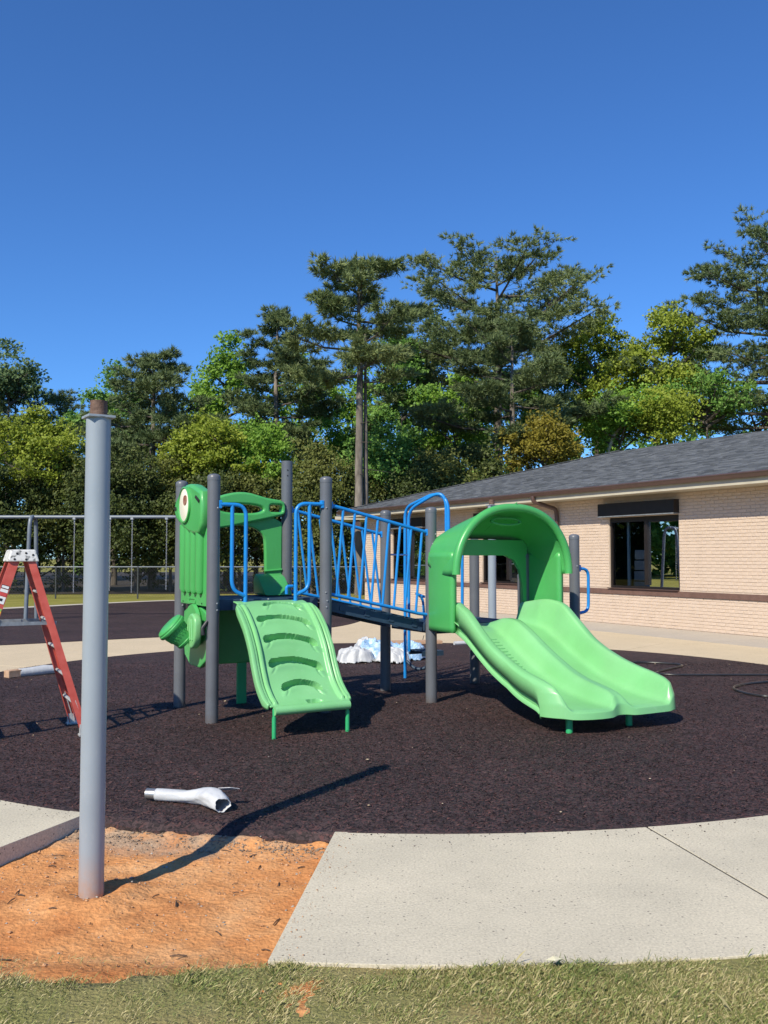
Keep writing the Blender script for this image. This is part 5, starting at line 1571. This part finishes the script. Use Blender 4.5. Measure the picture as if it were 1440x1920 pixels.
def leafy_tree(name, label, cat, X, Y, H, RX, cb, n_leaf, kind, seed, leaf=.17, group=None, lean=(0, 0), gaps=.0, rz_top=.8, limb=9, clump=.75, bark='bark2', trunk_r=None, z0=0.0, bush=False):
    r = np.random.default_rng(seed); rd = random.Random(seed)
    root = empty(name, (X, Y, z0)); tag(root, label, cat, group)
    tr = trunk_r or H * .012 + .03
    mb = MB()
    tp = [Vector((0, 0, -.2))]
    for k in range(1, 8):
        f_ = k / 7
        tp.append(Vector((lean[0] * f_ + rd.gauss(0, .05) * H * .05, lean[1] * f_ + rd.gauss(0, .05) * H * .05, H * .86 * f_)))
    mb.tube(tp, [tr * (1 - .9 * (k / 7)) + .01 for k in range(8)], 8)
    centres = []
    def env(h):                                        # crown radius by height fraction
        if bush: return RX * max(0.15, 1 - min(h, 1) ** 2.6) ** .6
        return RX * max(.12, math.sin(math.pi * min(max(h, .02), .98) ** rz_top)) ** .62
    for k in range(limb):
        h0 = cb + (H * .84 - cb) * (k + rd.random()) / limb
        f_ = h0 / (H * .86) * 7; i0 = int(min(f_, 6)); base = tp[i0].lerp(tp[i0 + 1], f_ - i0)
        a = k * 2.4 + rd.uniform(-.5, .5)
        hh = (h0 - cb) / (H - cb)
        L_ = env(min(hh + .18, .95)) * rd.uniform(.75, 1.05)
        end = base + Vector((math.cos(a) * L_, math.sin(a) * L_, L_ * rd.uniform(.35, .8) + .2))
        end.z = min(end.z, H * .97)
        mid = base.lerp(end, .5) + Vector((0, 0, -.06 * L_))
        r0_ = tr * .45 * (1 - .5 * hh) + .012
        mb.tube([base, mid, end], [r0_, r0_ * .6, .012], 5, caps=False)
        centres += [end, mid.lerp(end, .4)]
        for _ in range(3):
            q = base.lerp(end, rd.uniform(.4, .9)); e2 = q + Vector((rd.gauss(0, 1), rd.gauss(0, 1), rd.uniform(.1, 1.0))).normalized() * L_ * rd.uniform(.3, .55)
            e2.z = min(e2.z, H * .99)
            mb.tube([q, e2], [r0_ * .4 + .004, .006], 4, caps=False); centres.append(e2)
    mb.build('trunk', M[bark], root, angle=60)
    extra = max(10, int(26 * RX * (H - cb) / (14 if bush else 30)))
    for _ in range(extra):
        h = r.random() ** (1.25 if bush else .8); a = r.uniform(0, 2 * math.pi)
        lump = .72 + .28 * math.sin(a * 3 + seed) + .14 * math.sin(a * 5 + h * 9 + seed)
        rr = env(h) * (r.random() ** .45) * min(lump, 1.12)
        zc = cb + (H - cb) * h
        centres.append(Vector((lean[0] * zc / H + rr * math.cos(a), lean[1] * zc / H + rr * math.sin(a), zc)))
    centres.append(Vector((lean[0], lean[1], H * .985)))
    C = np.array([tuple(c) for c in centres])
    if gaps > 0: C = C[r.random(len(C)) > gaps]
    wgt = r.uniform(.5, 1.5, len(C)); wgt /= wgt.sum()
    ci = r.choice(len(C), n_leaf, p=wgt)
    rad = (clump * r.uniform(.55, 1.25, len(C)))[ci]
    g = r.normal(0, 1, (n_leaf, 3)); g /= np.linalg.norm(g, axis=1)[:, None]
    g *= (r.random(n_leaf) ** .42)[:, None]
    # twiggy sprays: pull leaves onto a few directions of each clump
    sd = r.normal(0, 1, (len(C), 7, 3)); sd[..., 2] *= .6; sd /= np.linalg.norm(sd, axis=2)[..., None]
    pick = sd[ci, r.integers(0, 7, n_leaf)]
    t = r.random(n_leaf)[:, None] ** .7
    spr = pick * t * 1.25 + g * .28
    use = (r.random(n_leaf) < .6)[:, None]
    off = np.where(use, spr, g) * rad[:, None] * np.array([1, 1, .8])
    P = C[ci] + off
    P[:, 2] = np.maximum(P[:, 2], .05 if cb < .5 else cb * .8 + .25 * r.random(n_leaf))
    V, F = leaf_quads(P, leaf, r)
    link_mesh('crown', np_mesh('crown', V, F), LM[kind], root)
    return root

def pine_tree(name, label, X, Y, H, RX, cb, seed, kind='pine', tufts=2600, lean=(0, 0), shape=1.0, group=None, trunk_r=.22, droop=0.0, twin=None, bias=None, tl=.27, dens=1.0):
    r = np.random.default_rng(seed); rd = random.Random(seed)
    root = empty(name, (X, Y, 0)); tag(root, label, 'tree', group)
    mb = MB()
    tp = [Vector((lean[0] * (k / 10) ** 1.3 + rd.gauss(0, .03), lean[1] * k / 10 + rd.gauss(0, .03), H * .97 * k / 10 - (.2 if k == 0 else 0))) for k in range(11)]
    mb.tube(tp, [trunk_r * (1 - .45 * k / 10) if k < 7 else trunk_r * (1 - .45 * .7) * (1 - (k - 6) / 4.4) + .015 for k in range(11)], 10)
    if twin:
        t2 = [Vector((twin[0] * (1 - .2 * k / 8), twin[1], H * .80 * k / 8 - (.2 if k == 0 else 0))) for k in range(9)]
        mb.tube(t2, [trunk_r * .72 * (1 - .75 * k / 8) for k in range(9)], 9)
    tk = mb.build('trunk', M['bark'], root, angle=60)
    bm_ = MB(); Ps, Ds = [], []
    nb = int(17 * (H - cb) / 8 * dens)
    pads = []
    for k in range(nb):
        f_ = (k + rd.random()) / nb                     # 0 bottom of crown, 1 top
        z = cb + (H * .955 - cb) * f_
        fi = z / (H * .97) * 10; i0 = int(min(fi, 9)); base = tp[i0].lerp(tp[i0 + 1], fi - i0)
        pr = (1 - f_ ** 1.8) ** .66 * (.66 + .34 * min(f_ / .25, 1)) * shape + .12
        a = k * 2.399 + rd.uniform(-.5, .5)
        L_ = RX * pr * rd.uniform(.60, 1.12)
        if bias: L_ *= 1 + bias[1] * math.cos(a - bias[0])
        rise = (.05 + .45 * f_ ** 1.4 - droop + rd.uniform(-.08, .10)) * L_
        d = Vector((math.cos(a), math.sin(a), 0)); sd = Vector((-d.y, d.x, 0))
        end = base + d * L_ + Vector((0, 0, rise)); mid = base + d * L_ * .5 + Vector((0, 0, rise * .30 - .03 * L_)) + sd * rd.uniform(-.08, .08) * L_
        r0_ = .020 + .013 * L_
        bm_.tube([base, mid, end], [r0_, r0_ * .65, .010], 5, caps=False)
        # foliage pads: loose fans of tufts over the outer part of the limb
        npd = 3 + int(L_ * 2.0)
        for q in range(npd):
            u = .36 + .66 * (q + rd.random()) / npd
            p = base.lerp(mid, u * 2) if u < .5 else mid.lerp(end, min(u * 2 - 1, 1.02))
            off = sd * rd.uniform(-1, 1) * L_ * .36 * (1.2 - .5 * u) + Vector((0, 0, rd.uniform(-.10, .34)))
            c_ = p + off
            bm_.tube([base.lerp(p, .75) if u < .6 else mid, c_], [.013, .006], 4, caps=False)
            pads.append((tuple(c_), .26 + .075 * L_ * rd.uniform(.5, 1.3), tuple((d * .5 + sd * .3 * (1 if off.dot(sd) > 0 else -1))[:])))
    top = tp[10]
    for k in range(6): pads.append((tuple(top + Vector((rd.gauss(0, .35), rd.gauss(0, .35), rd.uniform(-.7, .25)))), .42, (0, 0, .5)))
    for k in range(7):                                  # dead stubs under the crown
        z = cb * rd.uniform(.55, 1.0); a = rd.uniform(0, 6.28); l2 = rd.uniform(.5, 1.6); fi = z / (H * .97) * 10; i0 = int(min(fi, 9)); base = tp[i0].lerp(tp[i0 + 1], fi - i0)
        bm_.tube([base, base + Vector((math.cos(a) * l2, math.sin(a) * l2, -.1 * l2))], [.02, .006], 4, caps=False)
    tag(bm_.build('branches', M['bark2'], root, angle=60), kind='stuff')
    PC = np.array([p[0] for p in pads]); PR = np.array([p[1] for p in pads]); PD = np.array([p[2] for p in pads])
    wt = PR ** 2; wt /= wt.sum()
    ci = r.choice(len(PC), tufts, p=wt)
    g = r.normal(0, 1, (tufts, 3)); g /= np.linalg.norm(g, axis=1)[:, None]; g *= (r.random(tufts) ** .45)[:, None]
    # a few twig spokes per pad so that the sky shows between them
    spk = r.normal(0, 1, (len(PC), 7, 3)); spk[..., 2] = np.abs(spk[..., 2]) * .6; spk /= np.linalg.norm(spk, axis=2)[..., None]
    ps = spk[ci, r.integers(0, 7, tufts)] * (r.random(tufts) ** .6)[:, None] * 1.45 + g * .22
    off = np.where((r.random(tufts) < .72)[:, None], ps, g)
    P = PC[ci] + off * PR[ci][:, None] * np.array([1, 1, .42])
    Ds = PD + np.array([0, 0, .55]); ci_d = Ds[ci] * .6 + off * np.array([.9, .9, .5])
    V, F = needle_tufts(P, ci_d, tl, r, 11, .046)
    link_mesh('crown', np_mesh('crown', V, F), LM[kind], root)
    return root
def XU(u, y): return (u - 720) / 1700 * y              # world x of an image column at depth y
def ZV(v, y): return 1.5 + (1045 - v) / 1700 * y

GP = 'tall pines behind the building'
pine_tree('pine_tree', 'tall pine with bare twin trunk and flat layered crown left of centre', XU(673, 37.3), 37.3, ZV(476, 37.3), 3.7, 8.6, 101, tufts=4300, dens=1.35, twin=(.30, .25), trunk_r=.205, group=GP)
pine_tree('pine_tree', 'broad tall pine with spreading crown behind the roof centre', XU(935, 50), 50, ZV(455, 50), 6.6, 10.8, 102, tufts=7600, dens=1.35, trunk_r=.30, group=GP)
pine_tree('pine_tree', 'shorter dark pine in front of the broad pine above the roof', XU(962, 43), 43, ZV(590, 43), 3.7, 6.0, 103, 'pine2', 5600, trunk_r=.19, group=GP, shape=1.15, dens=1.4)
pine_tree('pine_tree', 'tallest pine cut off by the right edge of the picture', XU(1455, 46), 46, ZV(398, 46), 5.6, 7.6, 104, 'pine2', 10500, dens=1.5, trunk_r=.32, group=GP, shape=1.15, lean=(.3, 0))
pine_tree('pine_tree', 'slim pine with narrow crown left of the twin trunk pine', XU(517, 47), 47, ZV(570, 47), 2.7, 6.4, 105, 'pine2', 5200, trunk_r=.2, group=GP, shape=1.1, dens=1.5)
pine_tree('pine_tree', 'dense dark pine behind the pale grey pole', XU(285, 44), 44, ZV(655, 44), 3.2, 2.6, 106, 'pine2', 9500, trunk_r=.2, group=GP, droop=.12, shape=1.15, dens=2.6)
pine_tree('pine_tree', 'small distant pine tip just left of the pale grey pole', XU(110, 58), 58, ZV(725, 58), 2.6, 4.5, 107, 'pine2', 2600, trunk_r=.15, group=GP, dens=2.0)
pine_tree('pine_tree', 'distant pine at the left edge under the pale leafy tree', XU(25, 56), 56, ZV(712, 56), 3.4, 3.8, 108, 'pine2', 4200, trunk_r=.15, group=GP, dens=2.0)
pine_tree('pine_tree', 'lower brownish pine between the two tallest pines', XU(760, 49), 49, ZV(640, 49), 2.6, 6.0, 109, 'pine2', 2600, trunk_r=.16, group=GP)

GT = 'spring green trees at the wood edge'
def lt(label, u, y, vt, wpx, vb, n_, kind, seed, **kw):
    return leafy_tree('leafy_tree', label, 'tree', XU(u, y), y, ZV(vt, y), wpx / 1700 * y, max(ZV(vb, y), .3), n_, kind, seed, group=GT, **kw)
lt('pale leafy tree top at the left edge of the picture', 12, 55, 640, 62, 760, 6500, 'blue', 201, leaf=.20, gaps=.15)
lt('bright yellow-green bushy tree behind the red ladder', 62, 40, 765, 95, 960, 14000, 'yellow', 202, leaf=.15)
lt('thin pale green tree with open twigs left of the slim pine', 425, 49, 625, 62, 830, 8500, 'fresh', 203, leaf=.19, gaps=.18)
lt('slender pale sapling with sky around it right of the dense pine', 372, 50, 690, 28, 820, 2600, 'fresh', 204, leaf=.19, gaps=.1)
lt('bright green rounded tree above the headlight panel', 385, 41, 790, 80, 940, 14000, 'yellow', 205, leaf=.15)
lt('bright green tree behind the open-topped post', 480, 42, 800, 75, 950, 13000, 'fresh', 206, leaf=.15)
lt('olive shrubby tree at the foot of the twin trunk pine', 590, 40, 840, 65, 1000, 10000, 'olive', 207, leaf=.13)
lt('mid green tree filling the gap right of the twin trunks', 755, 47, 640, 78, 920, 15000, 'mid', 208, leaf=.17)
lt('tall grey-green tree between the two tallest pines', 815, 52, 585, 75, 880, 13000, 'blue', 209, leaf=.18)
lt('mid green tree with bare lower trunk left of the short dark pine', 860, 46, 700, 75, 900, 11000, 'fresh', 210, leaf=.16, gaps=.1)
lt('low green tree at the left end of the roof', 720, 41, 800, 60, 960, 9000, 'mid', 211, leaf=.14)
lt('olive shrub over the far corner of the roof', 800, 42, 850, 85, 980, 9000, 'olive', 212, leaf=.13)
lt('golden tree rising just over the roof beside the short dark pine', 1020, 41, 785, 62, 900, 10000, 'gold', 213, leaf=.14)
lt('yellow-green tree right of the broad pine', 1120, 49, 592, 85, 800, 15000, 'yellow', 214, leaf=.17)
lt('broad yellow-green tree left of the tallest pine', 1260, 47, 575, 105, 780, 15000, 'yellow', 215, leaf=.17, gaps=.08)
lt('bright green tree over the roof by the bleached snag', 1165, 44, 735, 85, 850, 12000, 'fresh', 216, leaf=.15)
lt('shaded green tree behind the short dark pine', 1060, 52, 640, 80, 850, 11000, 'mid', 217, leaf=.17)
lt('sparse tree with forking trunks at the right end of the roof', 1330, 45, 705, 85, 800, 5200, 'mid', 218, leaf=.16, gaps=.3, trunk_r=.2)
lt('thin leafy tree low over the roof near the right edge', 1420, 50, 735, 75, 830, 3600, 'mid', 219, leaf=.16, gaps=.25)
lt('green tree in the gap behind the slim pine', 560, 53, 660, 65, 880, 9500, 'fresh', 220, leaf=.18)
lt('mid green tree filling behind the dense dark pine', 215, 50, 690, 75, 900, 12000, 'mid', 221, leaf=.18)
lt('leafy tree behind the twin trunk pine', 660, 55, 690, 75, 900, 11000, 'fresh', 222, leaf=.19)
lt('dim green tree behind the golden tree', 960, 54, 690, 90, 880, 10000, 'mid', 223, leaf=.18)
lt('yellow-green tree over the roof between bright tree and forked trunks', 1235, 43, 720, 60, 840, 8000, 'yellow', 224, leaf=.15)

GS = 'dark shrubs along the fence'
def sh(label, u, y, vt, wpx, n_, kind, seed, low=.25, **kw):
    return leafy_tree('shrub', label, 'shrub', XU(u, y), y, ZV(vt, y), wpx / 1700 * y, low, n_, kind, seed, leaf=.13, group=GS, limb=7, clump=.8, trunk_r=.07, bush=True, **kw)
for k, (u, vt, w, kd, lb) in enumerate((
    (-30, 860, 75, 'dark', 'dark shrub at the far left behind the swing beam'),
    (50, 890, 75, 'dark', 'dark shrub behind the top cap of the ladder'),
    (120, 870, 75, 'olive', 'dark olive shrub left of the pale grey pole'),
    (190, 855, 75, 'dark', 'dark shrub directly behind the pale grey pole'),
    (255, 850, 75, 'dark', 'dark shrub right of the pale grey pole'),
    (320, 860, 75, 'olive', 'dark olive shrub left of the headlight panel'),
    (390, 900, 75, 'dark', 'dark shrub behind the headlight panel'),
    (450, 890, 65, 'olive', 'olive shrub seen through the windscreen panel'),
    (520, 900, 65, 'dark', 'dark shrub behind the tall open post'),
    (585, 880, 70, 'olive', 'olive shrub behind the top of the bridge'),
    (650, 885, 65, 'dark', 'dark shrub at the base of the twin trunk pine'),
    (715, 890, 65, 'olive', 'olive shrub right of the twin trunk base'),
    (780, 880, 70, 'dark', 'dark shrub at the far roof corner'),
    (850, 860, 75, 'olive', 'olive shrub peeping over the roof left of the pine trunk'),
    (925, 850, 75, 'dark', 'dark shrub low behind the roof and pine trunk'))):
    sh(lb, u, 38.6 + (k % 3) * 1.0, vt, w, 11000, kd, 300 + k, low=1.15 if k < 8 else .25)
for k, u in enumerate((-20, 75, 165, 260, 350, 440)):
    lb = ('low black-green undergrowth behind the left end of the swing frame', 'low black-green undergrowth behind the ladder cap', 'low black-green undergrowth hidden behind the pale pole', 'low black-green undergrowth behind the fence post',
          'low black-green undergrowth beside the headlight panel', 'low black-green undergrowth under the windscreen panel')[k]
    sh(lb, u, 42.3, 960, 85, 6500, 'dark', 340 + k)
# bleached snag
sg_ = MB(); bx, by = XU(1140, 44), 44
sg_.tube([(bx, by, 3), (bx, by, ZV(850, 44)), (bx + .35, by, ZV(815, 44)), (bx + 1.0, by, ZV(785, 44)), (bx + 1.35, by, ZV(760, 44))], [.11, .09, .075, .05, .02], 7)
o = sg_.build('dead_tree', M['snag'], None); tag(o, 'bleached bare dead trunk leaning above the roof', 'dead tree')

# leaf litter under the trees, with the shade put into its dark colour
mb = MB(); mb.add([(-70, 37.2, -.03), (-20, 37.6, -.03), (-9, 38.4, -.03), (2, 39.5, -.03), (50, 46, -.03), (60, 95, -.03), (-70, 95, -.03)], [(0, 1, 2, 3, 4, 5, 6)])
tag(mb.build('wood_floor', pmat('shade_dark_leaf_litter', (.020, .015, .010), (.045, .032, .020), 2.5, .95, .6, 14), smooth=False), kind='structure')
# the wood further back, one mass
r = np.random.default_rng(77)
def crowns(cx, cy, ctop, n_each, rad):
    out = []
    for x_, y_, t_ in zip(cx, cy, ctop):
        m_ = int(n_each * r.uniform(.7, 1.3)); nc_ = r.integers(9, 15)
        hh = r.random(nc_) ** .7
        cc = np.stack([x_ + r.normal(0, rad * .55, nc_) * (1.15 - hh * .6), y_ + r.normal(0, rad * .45, nc_), .6 + (t_ - 1.2) * hh], -1)
        ci = r.integers(0, nc_, m_); g = r.normal(0, 1, (m_, 3)); g /= np.linalg.norm(g, axis=1)[:, None]
        out.append(cc[ci] + g * (r.random(m_) ** .4)[:, None] * r.uniform(.5, 1.0, nc_)[ci][:, None] * rad * .55)
    P0 = np.concatenate(out); P0[:, 2] = np.maximum(P0[:, 2], .05); return P0
cx = np.linspace(-46, 42, 46) + r.normal(0, .8, 46); cy = 60 + 9 * r.random(46)
PB = crowns(cx, cy, 8.2 + 4.2 * vnoise(cx + 60, cx * 0, .16) + 2.4 * r.random(46), 1350, 2.3); n_ = len(PB)
cy2 = np.linspace(-14, 60, 40) + r.normal(0, .8, 40); cx2 = -50 + 7 * r.random(40)   # it goes on round the left side of the grounds
cx3 = np.linspace(-48, -24, 12); cy3 = 44 + 10 * r.random(12)
cy4 = np.linspace(-13, 59, 34) + r.normal(0, .8, 34); cx4 = -60 + 5 * r.random(34)
PL = crowns(np.r_[cx2, cx3, cx4], np.r_[cy2, cy3, cy4], np.r_[8.5 + 5 * r.random(40), 7 + 4 * r.random(12), 11 + 5 * r.random(34)], 800, 2.6)
mU = 9000                                              # undergrowth closing the foot of the wood
PL = np.concatenate([PL, np.stack([r.uniform(-58, -51, mU), r.uniform(-16, 60, mU), 3.2 * r.random(mU) ** .8], -1)])
P_ = np.concatenate([PB, PL])
V1, F1 = leaf_quads(P_[:n_], .40, r); V2, F2 = leaf_quads(P_[n_:], .70, r)
V = np.concatenate([V1, V2]); F = np.concatenate([F1, F2 + len(V1)])
o = link_mesh('distant_wood', np_mesh('distant_wood', V, F), LM['mid']); tag(o, 'far green wood behind the tree line', 'wood', kind='stuff')
